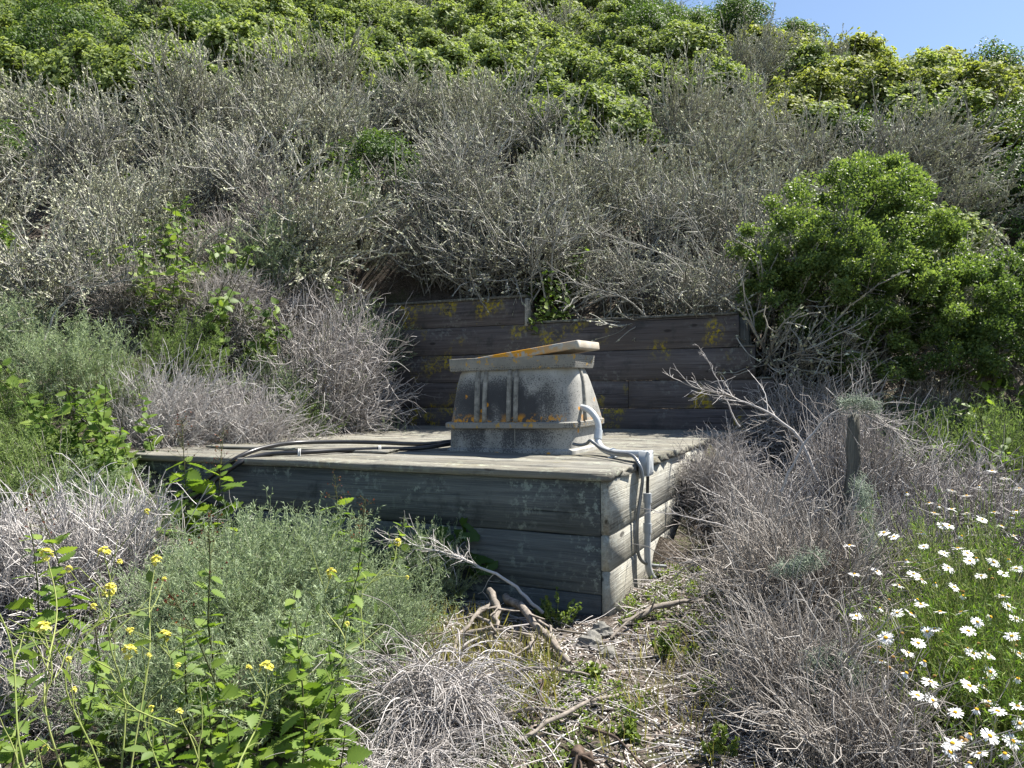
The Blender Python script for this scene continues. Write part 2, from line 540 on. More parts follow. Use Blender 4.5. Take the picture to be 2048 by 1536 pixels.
def obj(name, me, parent=None, loc=None, rot=None, sc=None, mat4=None):
    o = bpy.data.objects.new(name, me)
    col.objects.link(o)
    if parent is not None:
        o.parent = parent
    if mat4 is not None:
        o.matrix_basis = mat4
    if loc is not None:
        o.location = loc
    if rot is not None:
        o.rotation_euler = rot
    if sc is not None:
        o.scale = (sc, sc, sc) if np.isscalar(sc) else sc
    return o


def tag(o, label, cat, group=None):
    o['label'] = label; o['category'] = cat
    if group:
        o['group'] = group
    return o


def thing(name, label, cat, group=None, loc=(0, 0, 0), rot=(0, 0, 0), sc=1., mat4=None):
    o = obj(name, None)
    o.empty_display_size = .05
    if mat4 is not None:
        o.matrix_basis = mat4
    else:
        o.location = loc; o.rotation_euler = rot
        o.scale = (sc, sc, sc) if np.isscalar(sc) else sc
    return tag(o, label, cat, group)


# ------------------------------------------------------------------ plant helpers
def slope_rot(X, Y, k, yaw, tx=0., ty=0., e=.25):
    gx = (gz(X + e, Y) - gz(X - e, Y)) / (2 * e); gy = (gz(X, Y + e) - gz(X, Y - e)) / (2 * e)
    gx, gy = np.clip(gx, -1.2, 1.2), np.clip(gy, -1.2, 1.2)
    n = Vector((-gx * k, -gy * k, 1)).normalized()
    q = Vector((0, 0, 1)).rotation_difference(n).to_matrix()
    return (q @ Matrix.Rotation(tx, 3, 'X') @ Matrix.Rotation(ty, 3, 'Y') @ Matrix.Rotation(yaw, 3, 'Z')).to_euler()


def strands(S, D, L, K, wander, grav=0.):
    N = len(S)
    P = np.empty((N, K + 1, 3)); P[:, 0] = S
    d = unit(np.array(D, float)); st = (np.broadcast_to(L, (N,)) / K)[:, None]
    for k in range(K):
        d = d + rng.normal(0, wander, (N, 3))
        d[:, 2] -= grav
        d = unit(d)
        P[:, k + 1] = P[:, k] + d * st
    return P


def along(P, i, t):
    K = P.shape[1] - 1
    x = np.clip(t, 0, .9999) * K
    k = x.astype(int); f = (x - k)[:, None]
    p = P[i, k] * (1 - f) + P[i, k + 1] * f
    return p, unit(P[i, k + 1] - P[i, k])


def twigs(P, n, tmin, tmax, lmin, lmax, K, spread, wander, grav=0.):
    i = rng.integers(0, len(P), n)
    t = rng.uniform(tmin, tmax, n)
    p, d = along(P, i, t)
    return strands(p, d + rng.normal(0, spread, (n, 3)), rng.uniform(lmin, lmax, n), K, wander, grav)


def hemi(n, emin, emax):
    az = rng.uniform(0, 2 * np.pi, n); el = np.radians(rng.uniform(emin, emax, n))
    return np.stack([np.cos(az) * np.cos(el), np.sin(az) * np.cos(el), np.sin(el)], -1)


def disc(n, r):
    az = rng.uniform(0, 2 * np.pi, n); q = r * np.sqrt(rng.random(n))
    return np.stack([q * np.cos(az), q * np.sin(az), np.zeros(n)], -1)


def rvec(n):
    return unit(rng.normal(size=(n, 3)))


LEAF2 = np.array([(0, 0, 0), (.3, .26, .06), (.7, .22, .05), (1, 0, -.06), (.7, -.22, .05), (.3, -.26, .06)])
LEAF2Q = [(0, 1, 2, 3), (0, 3, 4, 5)]
ROUND2 = np.array([(0, 0, 0), (.25, .40, .06), (.75, .38, .05), (1, 0, -.04), (.75, -.38, .05), (.25, -.40, .06)])
NEED = np.array([(0, -.05, 0), (.6, -.06, .03), (1, 0, 0), (.5, .06, .03)])
NEEDQ = [(0, 1, 2, 3)]
TUFT = np.array([(0, -.3, 0), (.5, -.45, .1), (1, .1, 0), (.4, .5, .1)])


def dead_bush(R, H, n, lean=(0, 0, 0), tw=5, r=.0030, mats=('dead',), arch=.06, wander=.16, emin=8, emax=88, tl=(.10, .30)):
    """dome of fine dry stems"""
    g = G()
    D = hemi(n, emin, emax)
    Ld = 1 / np.sqrt((D[:, 0] ** 2 + D[:, 1] ** 2) / R ** 2 + D[:, 2] ** 2 / H ** 2)
    D2 = unit(D * np.array([1, 1, 1.]) + np.array(lean) + np.array([0, 0, .35]))
    P = strands(disc(n, R * .35) - np.array([0, 0, .03]), D2, Ld * rng.uniform(.6, 1.05, n), 7, wander * .6, arch)
    g.tubes(P, r * rng.uniform(.9, 1.6, n), r * .6)
    T = twigs(P, n * tw, .3, 1., tl[0] * R, tl[1] * R, 4, .55, wander * 1.5, .01)
    g.tubes(T, r * .75, r * .45)
    T2 = twigs(T, int(n * tw * .4), .2, 1., .06 * R, .16 * R, 3, .7, .25)
    g.tubes(T2, r * .5, r * .35)
    return g


def lichen_shrub(R, H, nst=30, tw=7, tufts=7000, droop=.0, bare=.0, lean=(0, 0, 0)):
    g = G()
    D = hemi(nst, 28, 86)
    Ld = 1 / np.sqrt((D[:, 0] ** 2 + D[:, 1] ** 2) / R ** 2 + D[:, 2] ** 2 / H ** 2)
    P = strands(disc(nst, R * .4) - np.array([0, 0, .05]), unit(D + np.array(lean) + np.array([0, 0, .25])), Ld * rng.uniform(.6, 1.1, nst), 8, .12, droop)
    g.tubes(P, .012, .005, 3, 0)
    T = twigs(P, nst * tw, .3, 1., .16, .45, 5, .5, .16, -.06 + droop)
    g.tubes(T, .0065, .0035, 3, 0)
    T2 = twigs(T, nst * tw, .15, 1., .08, .2, 3, .6, .2, -.04)
    g.tubes(T2, .0048, .003, 3, 0)
    for Q, n, s0, s1 in ((P, int(tufts * .2), .018, .036), (T, int(tufts * .5), .018, .038), (T2, int(tufts * .3), .016, .030)):
        n = int(n * (1 - bare))
        i = rng.integers(0, len(Q), n)
        t = np.sqrt(rng.uniform(.10, 1, n))
        p, d = along(Q, i, t)
        g.inst(TUFT * np.array([1, .6, 1]), NEEDQ, p + rng.normal(0, .004, (n, 3)), unit(rvec(n) + d * 1.7), rvec(n), rng.uniform(s0, s1, n) * .95, 1, np.clip(t * .5 + rng.normal(.25, .2, n), 0, 1))
    return g


def leafy_shrub(R, H, nleaf, size, tmpl=ROUND2, core=.35, tri=True, twig=60):
    g = G()
    D = hemi(twig, 15, 85)
    Ld = 1 / np.sqrt((D[:, 0] ** 2 + D[:, 1] ** 2) / R ** 2 + D[:, 2] ** 2 / H ** 2)
    P = strands(disc(twig, R * .3), unit(D + np.array([0, 0, .3])), Ld * .95, 6, .12, .02)
    g.tubes(P, .012, .004, 3, 1)
    # lumpy shell: leaves gather in clumps that swell out of the dome
    nc = 46
    cd = hemi(nc, 2, 90); cr = rng.uniform(.72, 1.06, nc); cs = rng.uniform(.16, .32, nc)
    k = rng.integers(0, nc, nleaf)
    cen = cd * cr[:, None] * np.array([R, R, H])
    off = unit(rng.normal(size=(nleaf, 3))) * (rng.random(nleaf) ** .45 * cs[k] * R)[:, None]
    off[:, 2] *= .75
    p = cen[k] + off
    p[:, 2] = np.abs(p[:, 2]) + .02
    out = unit(p * np.array([1 / R, 1 / R, 1 / H]))
    n_ = unit(out * .7 + rvec(nleaf) * .75 + np.array([0, 0, .45]))
    X = unit(np.cross(n_, rvec(nleaf)) + out * .35 + np.array([0, 0, -.25]))
    # a leaf near a clump's top is younger and paler
    young = np.clip(.35 + .9 * off[:, 2] / (cs[k] * R) * .5 + rng.normal(0, .2, nleaf), 0, 1)
    if tri:
        for da in (-.9, 0, .9):
            Xr = X * math.cos(da) + np.cross(n_, X) * math.sin(da)
            g.inst(tmpl, LEAF2Q, p, Xr, n_, size * rng.uniform(.7, 1.2, nleaf), 0, young)
    else:
        g.inst(tmpl, LEAF2Q, p, X, n_, size * rng.uniform(.7, 1.25, nleaf), 0, young)
    return g


def sage_bush(R, H, nst, nneed, size=.028, upright=.35):
    g = G()
    D = hemi(nst, 2, 88)
    Ld = 1 / np.sqrt((D[:, 0] ** 2 + D[:, 1] ** 2) / R ** 2 + D[:, 2] ** 2 / H ** 2)
    P = strands(disc(nst, R * .5), unit(D + np.array([0, 0, upright])), Ld * rng.uniform(.72, 1.05, nst), 6, .10, .03)
    g.tubes(P, .0024, .0011, 3, 1)
    T = twigs(P, nst * 6, .4, 1., .08 * R + .02, .22 * R + .02, 4, .5, .14, -.05)
    g.tubes(T, .0014, .0009, 3, 0)
    for Q, n in ((P, nneed // 5), (T, nneed * 4 // 5)):
        i = rng.integers(0, len(Q), n); t = rng.uniform(.2, 1, n)
        p, d = along(Q, i, t)
        g.inst(NEED * np.array([1, 1.35, 1]), NEEDQ, p, unit(d * .8 + rvec(n) * 1.0), rvec(n), size * rng.uniform(.5, 1.15, n), 0, np.clip(t * .5 + rng.normal(.2, .22, n), 0, 1))
    return g


def serrated(n=7, w=.42, notch=.70):
    """toothed, heart-based leaf: length 1 along x, folded on the midrib"""
    xs = np.linspace(0, 1, n + 1)
    half = lambda x: w * (np.sin(np.pi * np.clip(x * .86 + .14, 0, 1)) ** .8) * (1 - .35 * x)
    v = []; q = []; t = []
    mid = [(x, 0, -.10 * x * x) for x in xs]
    v += mid
    for sgn in (1, -1):
        base = len(v)
        for i, x in enumerate(xs[:-1]):
            h = half(x)
            v.append((x, sgn * h * notch, .10 * h - .10 * x * x)); v.append((x + .62 / n, sgn * half(x + .5 / n) * 1.14, .12 * h - .10 * x * x))
        for i in range(n):
            a, b = base + 2 * i, base + 2 * i + 1
            nxt = base + 2 * i + 2 if i < n - 1 else n
            if sgn > 0:
                q.append((i, i + 1, b, a)); t.append((i + 1, nxt, b)) if nxt != i + 1 else None
            else:
                q.append((i, a, b, i + 1)); t.append((i + 1, b, nxt)) if nxt != i + 1 else None
    return np.array(v), q, t


SERR, SERRQ, SERRT = serrated()


def lobed(n=24):
    an = np.linspace(.35, 2 * np.pi - .35, n)
    r = .42 + .09 * np.abs(np.sin(an * 3.0)) + .03 * np.sin(an * 17)
    v = [(.0, 0, .02)] + [(-(r[i] * np.cos(an[i])), r[i] * np.sin(an[i]), .10 * r[i] + .03 * np.sin(an[i] * 6)) for i in range(n)]
    v = np.array(v); v[:, 0] += .1
    return v, [(0, i + 1, i + 2) for i in range(n - 1)]


LOB, LOBT = lobed()


def bee_layout(h, nl, seed, lmax=.10, panicle=True):
    """stem polyline and leaf transforms of an upright square-stemmed herb"""
    r = np.random.default_rng(seed)
    K = 10
    stem = np.zeros((K + 1, 3)); d = np.array([r.normal(0, .08), r.normal(0, .08), 1.])
    for k in range(K):
        d = unit(d + np.append(r.normal(0, .05, 2), 0)); stem[k + 1] = stem[k] + d * h / K
    leaves = []
    for j in range(nl):
        t = .06 + (.74 if panicle else .92) * j / nl
        x = t * K; k = int(x); p = stem[k] * (1 - x + k) + stem[k + 1] * (x - k)
        s = lmax * (1.25 - .85 * t) * r.uniform(.75, 1.2)
        for m_ in (0, 1):
            az = j * 1.571 + m_ * np.pi + r.normal(0, .4)
            el = r.uniform(-.5, .65)
            X = np.array([np.cos(az) * np.cos(el), np.sin(az) * np.cos(el), np.sin(el)])
            Nn = unit(np.array([-np.cos(az) * np.sin(el), -np.sin(az) * np.sin(el), np.cos(el)]) + r.normal(0, .35, 3))
            leaves.append((p + X * s * .18, X, Nn, s))
            # small leaves in the axils
            if r.random() < .7:
                az2 = az + r.normal(0, .6)
                X2 = unit(np.array([np.cos(az2), np.sin(az2), r.uniform(.3, 1.)]))
                leaves.append((p + X2 * .01, X2, unit(UP + r.normal(0, .4, 3)), s * r.uniform(.35, .6)))
    return stem, leaves


def leaf_matrix(p, X, Nn, s):
    X = unit(X); Y = unit(np.cross(Nn, X)); Z = np.cross(X, Y)
    return Matrix(((X[0] * s, Y[0] * s, Z[0] * s, p[0]), (X[1] * s, Y[1] * s, Z[1] * s, p[1]), (X[2] * s, Y[2] * s, Z[2] * s, p[2]), (0, 0, 0, 1)))


def stem_geo(stem, h, panicle, seed):
    g = G()
    g.tubes(stem, .0045, .0016, 4, 0, rnd=np.array([.3]))
    return g


def panicle_geo(stem, h, seed, nb=34):
    r = np.random.default_rng(seed + 5)
    g = G()
    S = stem[None]
    n = 22
    t = r.uniform(.72, 1., n)
    p, d = along(S, np.zeros(n, int), t)
    Dd = unit(np.stack([r.normal(size=n), r.normal(size=n), r.uniform(.2, .9, n)], -1))
    B = strands(p, Dd, (.05 + .09 * (1 - t) / .28) * h / 1.0 * .9, 3, .15, -.05)
    g.tubes(B, .0012, .0007, 3, 0)
    T = twigs(B, nb, .3, 1., .01, .035, 2, .6, .1)
    g.tubes(T, .0007, .0005, 3, 0)
    tip = T[:, -1]
    g.inst(np.array([(0, -.3, 0), (.5, -.45, .2), (1, 0, 0), (.5, .45, .2), (.5, 0, -.35)]), [(0, 1, 2, 3), (0, 3, 2, 1), (0, 1, 2, 4)],
           tip, rvec(len(tip)), rvec(len(tip)), r.uniform(.006, .012, len(tip)), 1, r.random(len(tip)))
    return g


LEAF_ME = G().add(SERR, SERRQ, SERRT, 0, np.full(len(SERRQ), .35), np.full(len(SERRT), .35)).build('leaf', ['bee'])
LEAF_ME2 = G().add(SERR, SERRQ, SERRT, 0, np.full(len(SERRQ), .75), np.full(len(SERRT), .75)).build('leaf', ['bee'])
LOB_ME = G().add(LOB, None, LOBT, 0, None, np.full(len(LOBT), .5)).build('leaf', ['mallow'])


def bee_plant(px, Y, h, nl, seed, label, lmax=.10, lean=0., buds=True, base_dz=0.):
    X = X_at(px, Y)
    root = thing('bee_plant', label, 'plant', 'leafy bee plants', (X, Y, gz(X, Y) - .02 + base_dz), (lean, 0, seed * 1.3))
    stem, leaves = bee_layout(h, nl, seed, lmax, buds)
    obj('stem', stem_geo(stem, h, buds, seed).build('stem', ['bee_stem']), root)
    for i, (p, x, n_, s) in enumerate(leaves):
        obj('leaf', LEAF_ME if (i * 7 + seed) % 5 < 3 else LEAF_ME2, root, mat4=leaf_matrix(p, x, n_, s))
    if buds:
        obj('flower_panicle', panicle_geo(stem, h, seed).build('flower_panicle', ['bee_stem', 'bud']), root)
    return root


# ------------------------------------------------------------------ ground
def lines(a0, a1, step, lo, hi, extra, grow=1.18):
    core = list(np.arange(a0, a1 + 1e-6, step))
    s = step; x = a1
    while x < hi:
        s *= grow; x += s; core.append(x)
    s = step; x = a0
    while x > lo:
        s *= grow; x -= s; core.append(x)
    core = np.array(sorted(core))
    for e in extra:
        core = core[np.abs(core - e) > .03]
    return np.array(sorted(list(core) + list(extra)))


aa = lines(-10, 7, .14, -70, 60, [-3.445, -3.425, -.02, .0, .53, .56], 1.12)
bb = lines(-4.5, 7, .14, -60, 75, [-.03, .0, 3.43, 3.465], 1.10)
Agrid, Bgrid = np.meshgrid(aa, bb, indexing='ij')
Xg = C[0] + Agrid * U[0] + Bgrid * V[0]
Yg = C[1] + Agrid * U[1] + Bgrid * V[1]
Zg = ground_z(Xg, Yg)
na, nb_ = Agrid.shape
idx = np.arange(na * nb_).reshape(na, nb_)
gq = np.stack([idx[:-1, :-1], idx[1:, :-1], idx[1:, 1:], idx[:-1, 1:]], -1).reshape(-1, 4)
hill_o = obj('hillside_ground', G().add(np.stack([Xg, Yg, Zg], -1).reshape(-1, 3), gq).build('hillside_ground', ['ground'], True))
hill_o['kind'] = 'structure'


# ------------------------------------------------------------------ timber
def plank_mesh(L, W, T, axis, mat, seed, ragged=(.002, .002), nseg=10, wave=.0025, round_=.004):
    """board: length along axis 0/1 from 0..L, width along 'w', thickness 't' ; returns mesh in (len, w, t) order mapped by axis"""
    r = np.random.default_rng(seed)
    xs = np.linspace(0, L, nseg + 1)
    v = []
    e = round_
    prof = [(0, e), (0, T - e), (e, T), (W - e, T), (W, T - e), (W, e), (W - e, 0), (e, 0)]
    m = len(prof)
    for i, x in enumerate(xs):
        dw0, dw1, dt = r.normal(0, wave, 3)
        for (w, t) in prof:
            xx = x
            if i == 0:
                xx += abs(r.normal(0, ragged[0]))
            if i == nseg:
                xx -= abs(r.normal(0, ragged[1]))
            v.append((xx, w + (dw0 if w < W / 2 else dw1) * (.5), t + dt * .35))
    q = []
    for i in range(nseg):
        for j in range(m):
            a = i * m + j; b = i * m + (j + 1) % m
            q.append((a, b, b + m, a + m))
    t = []
    for i, off in ((0, 0), (1, nseg * m)):
        c = len(v); cx = np.mean([v[off + j] for j in range(m)], 0)
        v.append(tuple(cx))
        for j in range(m):
            f = (c, off + (j + 1) % m, off + j)
            t.append(f if i == 0 else f[::-1])
    v = np.array(v)
    return v, q, t


def plank(name, parent, org, L, W, T, ax, mat, seed, **kw):
    """ax: tuple of local axis letters for (length,width,thickness); sign by case irrelevant"""
    v, q, t = plank_mesh(L, W, T, 0, mat, seed, **kw)
    out = np.zeros_like(v)
    for k, a in enumerate(ax):
        out[:, 'xyz'.index(a)] = v[:, k]
    flip = (ax in ('xzy', 'yxz', 'zyx'))
    if flip:
        q = [f[::-1] for f in q]; t = [f[::-1] for f in t]
    me = G().add(out, q, t).build(name, [mat])
    return obj(name, me, parent, loc=org)


plat = thing('wooden_platform', 'weathered grey timber platform box with plank deck carrying the concrete-grey enclosure', 'platform', mat4=PLAT_M)
# deck boards run along the long side
nb = 18
bw = (D_DECK + .03) / nb
for i in range(nb):
    rag = (.004, .022 if i < 5 else .012)
    plank('deck_board', plat, (-L_DECK - .03, -.03 + i * bw, -.040 + rng.normal(0, .0012)), L_DECK + .055 + rng.normal(0, .004), bw - .005, .040, 'xyz', 'wood_deck', 100 + i,
          ragged=rag, nseg=24, wave=.004, round_=.006)
# front planks
for i, (h0, h1) in enumerate(((-.311, -.043), (-.592, -.315), (-.86, -.596))):
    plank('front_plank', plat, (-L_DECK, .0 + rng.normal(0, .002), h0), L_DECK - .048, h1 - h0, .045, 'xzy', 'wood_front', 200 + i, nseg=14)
for i, (h0, h1) in enumerate(((-.300, -.043), (-.476, -.304), (-.74, -.480), (-.95, -.744))):
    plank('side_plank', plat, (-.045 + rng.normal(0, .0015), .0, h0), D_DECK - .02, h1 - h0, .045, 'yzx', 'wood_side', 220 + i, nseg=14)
for i, (h0, h1) in enumerate(((-.311, -.043), (-.592, -.315), (-.86, -.596))):
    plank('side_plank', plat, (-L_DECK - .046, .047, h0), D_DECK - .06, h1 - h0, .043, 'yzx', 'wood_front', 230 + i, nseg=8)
for i, (a, b) in enumerate(((-.14, .05), (-L_DECK + .03, .05), (-.14, D_DECK - .12), (-L_DECK + .03, D_DECK - .12))):
    plank('corner_post', plat, (a, b, -.85), .80, .088, .088, 'zxy', 'wood_post', 240 + i, nseg=4)

wall = thing('retaining_wall', 'dark timber plank retaining wall with stepped top behind the deck', 'wall',
             mat4=Matrix(((U[0], V[0], 0, C[0] + 3.4 * V[0]), (U[1], V[1], 0, C[1] + 3.4 * V[1]), (0, 0, 1, -.204), (0, 0, 0, 1))))
rows = ((1.022, 1.285, -4.3, -1.985), (.732, 1.018, -4.3, .085), (.450, .728, -4.3, .222), (.190, .446, -4.3, .372), (-.10, .186, -4.3, .52))
for i, (h0, h1, a0, a1) in enumerate(rows):
    if i == 1 or i == 3:
        plank('wall_plank', wall, (a0, rng.normal(0, .003), h0), -.92 - a0 if i == 3 else a1 - a0, h1 - h0, .048, 'xzy', 'wood_wall', 300 + i, nseg=14)
        if i == 3:
            plank('wall_plank', wall, (-.916, .004, h0), a1 + .916, h1 - h0, .048, 'xzy', 'wood_wall', 310 + i, nseg=8)
    else:
        plank('wall_plank', wall, (a0, rng.normal(0, .003), h0), a1 - a0, h1 - h0, .048, 'xzy', 'wood_wall', 300 + i, nseg=14)
plank('cap_board', wall, (-4.3, -.022, 1.287), 2.345, .10, .026, 'xyz', 'wood_post', 330, ragged=(.003, .012), nseg=12)
plank('cap_board', wall, (-1.95, -.016, 1.020), 2.04, .085, .022, 'xyz', 'wood_post', 331, ragged=(.003, .02), nseg=12)
plank('cap_board', wall, (.088, -.010, .730), .135, .07, .018, 'xyz', 'wood_post', 332, nseg=3)
plank('cap_board', wall, (.225, -.010, .448), .150, .07, .018, 'xyz', 'wood_post', 333, nseg=3)
plank('end_post', wall, (-1.982, .003, 1.0), .284, .036, .09, 'zxy', 'wood_side', 334, nseg=4)
plank('end_post', wall, (.07, .05, -.15), 1.15, .09, .09, 'zxy', 'wood_post', 335, nseg=4)
plank('end_post', wall, (-1.2, .05, -.15), 1.15, .09, .09, 'zxy', 'wood_post', 336, nseg=4)


# ------------------------------------------------------------------ enclosure
def rrect(hx, hy, r, n=6):
    pts = []
    for cx, cy, a0 in ((hx - r, hy - r, 0), (-hx + r, hy - r, 90), (-hx + r, -hy + r, 180), (hx - r, -hy + r, 270)):
        for k in range(n + 1):
            a = math.radians(a0 + 90 * k / n)
            pts.append((cx + r * math.cos(a), cy + r * math.sin(a)))
    return pts


def loft(rings, closed_bottom=False, closed_top=True):
    """rings: list of (hx,hy,r,z,cx,cy)"""
    v = []; q = []; t = []
    for hx, hy, r, z, cx, cy in rings:
        for x, y in rrect(hx, hy, r):
            v.append((x + cx, y + cy, z))
    m = len(v) // len(rings)
    for i in range(len(rings) - 1):
        for j in range(m):
            a = i * m + j; b = i * m + (j + 1) % m
            q.append((a, b, b + m, a + m))
    if closed_top:
        o = (len(rings) - 1) * m; c = len(v); v.append((rings[-1][4], rings[-1][5], rings[-1][3]))
        t += [(c, o + j, o + (j + 1) % m) for j in range(m)]
    if closed_bottom:
        c = len(v); v.append((rings[0][4], rings[0][5], rings[0][3]))
        t += [(c, (j + 1) % m, j) for j in range(m)]
    return np.array(v), q, t


enc_m = PLAT_M @ Matrix.Translation((-.935, 1.115, .004)) @ Matrix.Rotation(math.radians(-.9), 4, 'Y')
enc = thing('utility_enclosure', 'weathered pale grey fibreglass enclosure with black mould standing on the deck', 'enclosure', mat4=enc_m)


def epart(name, rings, mat, parent=enc, top=True, bottom=False, smooth=True):
    v, q, t = loft(rings, bottom, top)
    me = G().add(v, q, t).build(name, [mat])
    if smooth:
        me.polygons.foreach_set('use_smooth', np.ones(len(me.polygons), bool))
        me.set_sharp_from_angle(angle=math.radians(32))
    return obj(name, me, parent)


epart('base_skirt', [(.452, .312, .06, -.012, 0, 0), (.450, .310, .06, .01, 0, 0), (.436, .296, .07, .022, 0, 0), (.434, .294, .08, .152, 0, 0)], 'fibreglass')
epart('flange', [(.447, .307, .085, .145, 0, 0), (.462, .322, .09, .150, 0, 0), (.463, .323, .09, .180, 0, 0), (.455, .315, .09, .187, 0, 0)], 'rim', bottom=True)
UPR = [(.444, .304, .10, .186, 0), (.443, .295, .11, .22, -.006), (.438, .255, .13, .33, -.036), (.430, .212, .14, .43, -.066), (.415, .184, .13, .49, -.080), (.398, .165, .12, .53, -.085)]
epart('shell', [(a, b, r, z, .012 + .03 * (z - .18), cy) for a, b, r, z, cy in UPR], 'fibreglass')
epart('rim', [(.400, .165, .02, .515, .022, -.098), (.432, .182, .02, .516, .022, -.098), (.437, .187, .02, .540, .024, -.098), (.440, .190, .016, .596, .025, -.098), (.425, .175, .014, .598, .025, -.098), (.420, .170, .012, .560, .025, -.098)], 'rim')


def front_y(z):
    for (a0, b0, _, z0, c0), (a1, b1, _, z1, c1) in zip(UPR, UPR[1:]):
        if z0 <= z <= z1:
            return -(b0 - c0 + (b1 - c1 - b0 + c0) * (z - z0) / (z1 - z0))
    return -.28


def rib(xc, w, z0, z1, proud, right=False):
    v = []; q = []
    zs = np.linspace(z0, z1, 7)
    for z in zs:
        if right:
            hx = np.interp(z, [u[3] for u in UPR], [u[0] for u in UPR]) + .012 + .03 * (z - .18)
            sec = [(hx - .004, xc - w), (hx + proud, xc - w * .6), (hx + proud, xc + w * .6), (hx - .004, xc + w)]
        else:
            y = front_y(z)
            sec = [(xc - w, y + .004), (xc - w * .6, y - proud), (xc + w * .6, y - proud), (xc + w, y + .004)]
        v += [(x, y, z) for x, y in sec]
    for i in range(6):
        for j in range(3):
            a = i * 4 + j
            f = (a, a + 1, a + 5, a + 4)
            q.append(f)
    return obj('rib', G().add(v, q, [(0, 2, 1), (0, 3, 2)]).build('rib', ['rib']), enc)


for xc, w in ((-.205, .020), (-.150, .016), (.020, .017), (.068, .016)):
    rib(xc, w, .190, .514, .017)
rib(-.12, .016, .190, .514, .014, True)
for xc in (-.385, .055):
    v = [(xc - .006, -.290, .024), (xc, -.302, .024), (xc + .006, -.290, .024), (xc - .006, -.290, .144), (xc, -.302, .144), (xc + .006, -.290, .144)]
    obj('rib', G().add(v, [(0, 1, 4, 3), (1, 2, 5, 4)]).build('rib', ['rib']), enc)

lid_local = enc_m @ Matrix.Translation((.085, -.098, .607)) @ Matrix.Rotation(math.radians(-6.6), 4, 'Y') @ Matrix.Rotation(math.radians(-1.0), 4, 'Z')
lv, lq, lt = loft([(.412, .186, .012, -.022, 0, 0), (.415, .190, .014, -.017, 0, 0), (.415, .190, .014, .022, 0, 0), (.411, .186, .012, .026, 0, 0)], True, True)
lid_me = G().add(lv, lq, lt).build('enclosure_lid', ['lid'])
lid_o = obj('enclosure_lid', lid_me, mat4=lid_local)
tag(lid_o, 'thick pale lid edged with orange lichen, lying askew on the enclosure', 'lid')


# ------------------------------------------------------------------ pipes
def spline(pts, n=60):
    pts = np.asarray(pts, float)
    P = np.vstack([2 * pts[0] - pts[1], pts, 2 * pts[-1] - pts[-2]])
    out = []
    m = len(pts) - 1
    for i in range(m):
        p0, p1, p2, p3 = P[i:i + 4]
        for t in np.linspace(0, 1, max(2, n // m), endpoint=False):
            out.append(.5 * ((2 * p1) + (-p0 + p2) * t + (2 * p0 - 5 * p1 + 4 * p2 - p3) * t * t + (-p0 + 3 * p1 - 3 * p2 + p3) * t ** 3))
    out.append(pts[-1])
    return np.array(out)


def pipe_mesh(pts, r, mat, n=60, sides=12, prof=None, name='pipe'):
    P = spline(pts, n)
    pr = None if prof is None else prof(np.arange(len(P)))[None]
    return G().tubes(P, r, r, sides, 0, np.array([.5]), pr, True).build(name, [mat], True)


def collar(root, p, d, r, l, mat, name='coupling'):
    p = np.array(p); d = unit(np.array(d, float))
    P = np.array([p - d * l / 2, p - d * l * .49, p + d * l * .49, p + d * l / 2])
    me = G().tubes(P, r, r, 14, 0, np.array([.5]), None, True).build(name, [mat], True)
    me.set_sharp_from_angle(angle=math.radians(40))
    return obj(name, me, root)


r_c = .020
pts_c = [loc_b(1140, 817, .955), loc_b(1160, 814, .95), loc_b(1178, 819, .93), loc_b(1193, 836, .91), loc_b(1198, 858, .90), loc_b(1196, 878, .88),
         loc_b(1203, 893, .84), loc_b(1220, 902, .76), loc_b(1242, 905, .66), loc_b(1270, 906, .56), loc_b(1290, 906, .50)]
for p in pts_c[6:]:
    p[2] = max(p[2], r_c + .004)
cnd = thing('conduit_pipe', 'white plastic conduit bending from the enclosure down to the junction box', 'pipe', mat4=PLAT_M)
obj('pipe', pipe_mesh(pts_c, r_c, 'pvc', 90), cnd)
collar(cnd, pts_c[4] * .5 + pts_c[5] * .5, pts_c[5] - pts_c[4], .025, .055, 'pvc')
collar(cnd, pts_c[0] * .3 + pts_c[1] * .7, pts_c[1] - pts_c[0], .025, .04, 'pvc')
collar(cnd, pts_c[7] * .7 + pts_c[8] * .3, pts_c[8] - pts_c[7], .025, .016, 'pvc', 'pipe_clamp')
clv = np.array(pts_c[7] * .7 + pts_c[8] * .3); clv[2] = .004
obj('clamp_foot', G().add(*loft([(.016, .05, .006, 0, clv[0], clv[1]), (.016, .05, .006, .006, clv[0], clv[1])], True, True)).build('clamp_foot', ['pvc']), cnd)

jb = thing('junction_box', 'grey plastic junction box fixed over the deck edge', 'electrical box', mat4=PLAT_M)
v, q, t = loft([(.022, .044, .004, -.060, .038, .490), (.022, .044, .004, .064, .038, .490)], True, True)
obj('box_body', G().add(v, q, t).build('box_body', ['jbox']), jb)
v, q, t = loft([(.066, .048, .004, 0, 0, 0), (.066, .048, .004, .010, 0, 0), (.063, .045, .004, .013, 0, 0)], True, True)
vv = np.stack([v[:, 2] + .061, v[:, 1] + .490, -v[:, 0] + .001], -1)
obj('box_cover', G().add(vv, q, t).build('box_cover', ['pvc']), jb)
for bx in (-.035, .035):
    for bz in (-.052, .052):
        P = np.array([(.073, .490 + bx, bz + .001), (.0765, .490 + bx, bz + .001)])
        obj('screw', G().tubes(P, .005, .004, 8, 0, np.array([.5]), None, True).build('screw', ['flex']), jb)

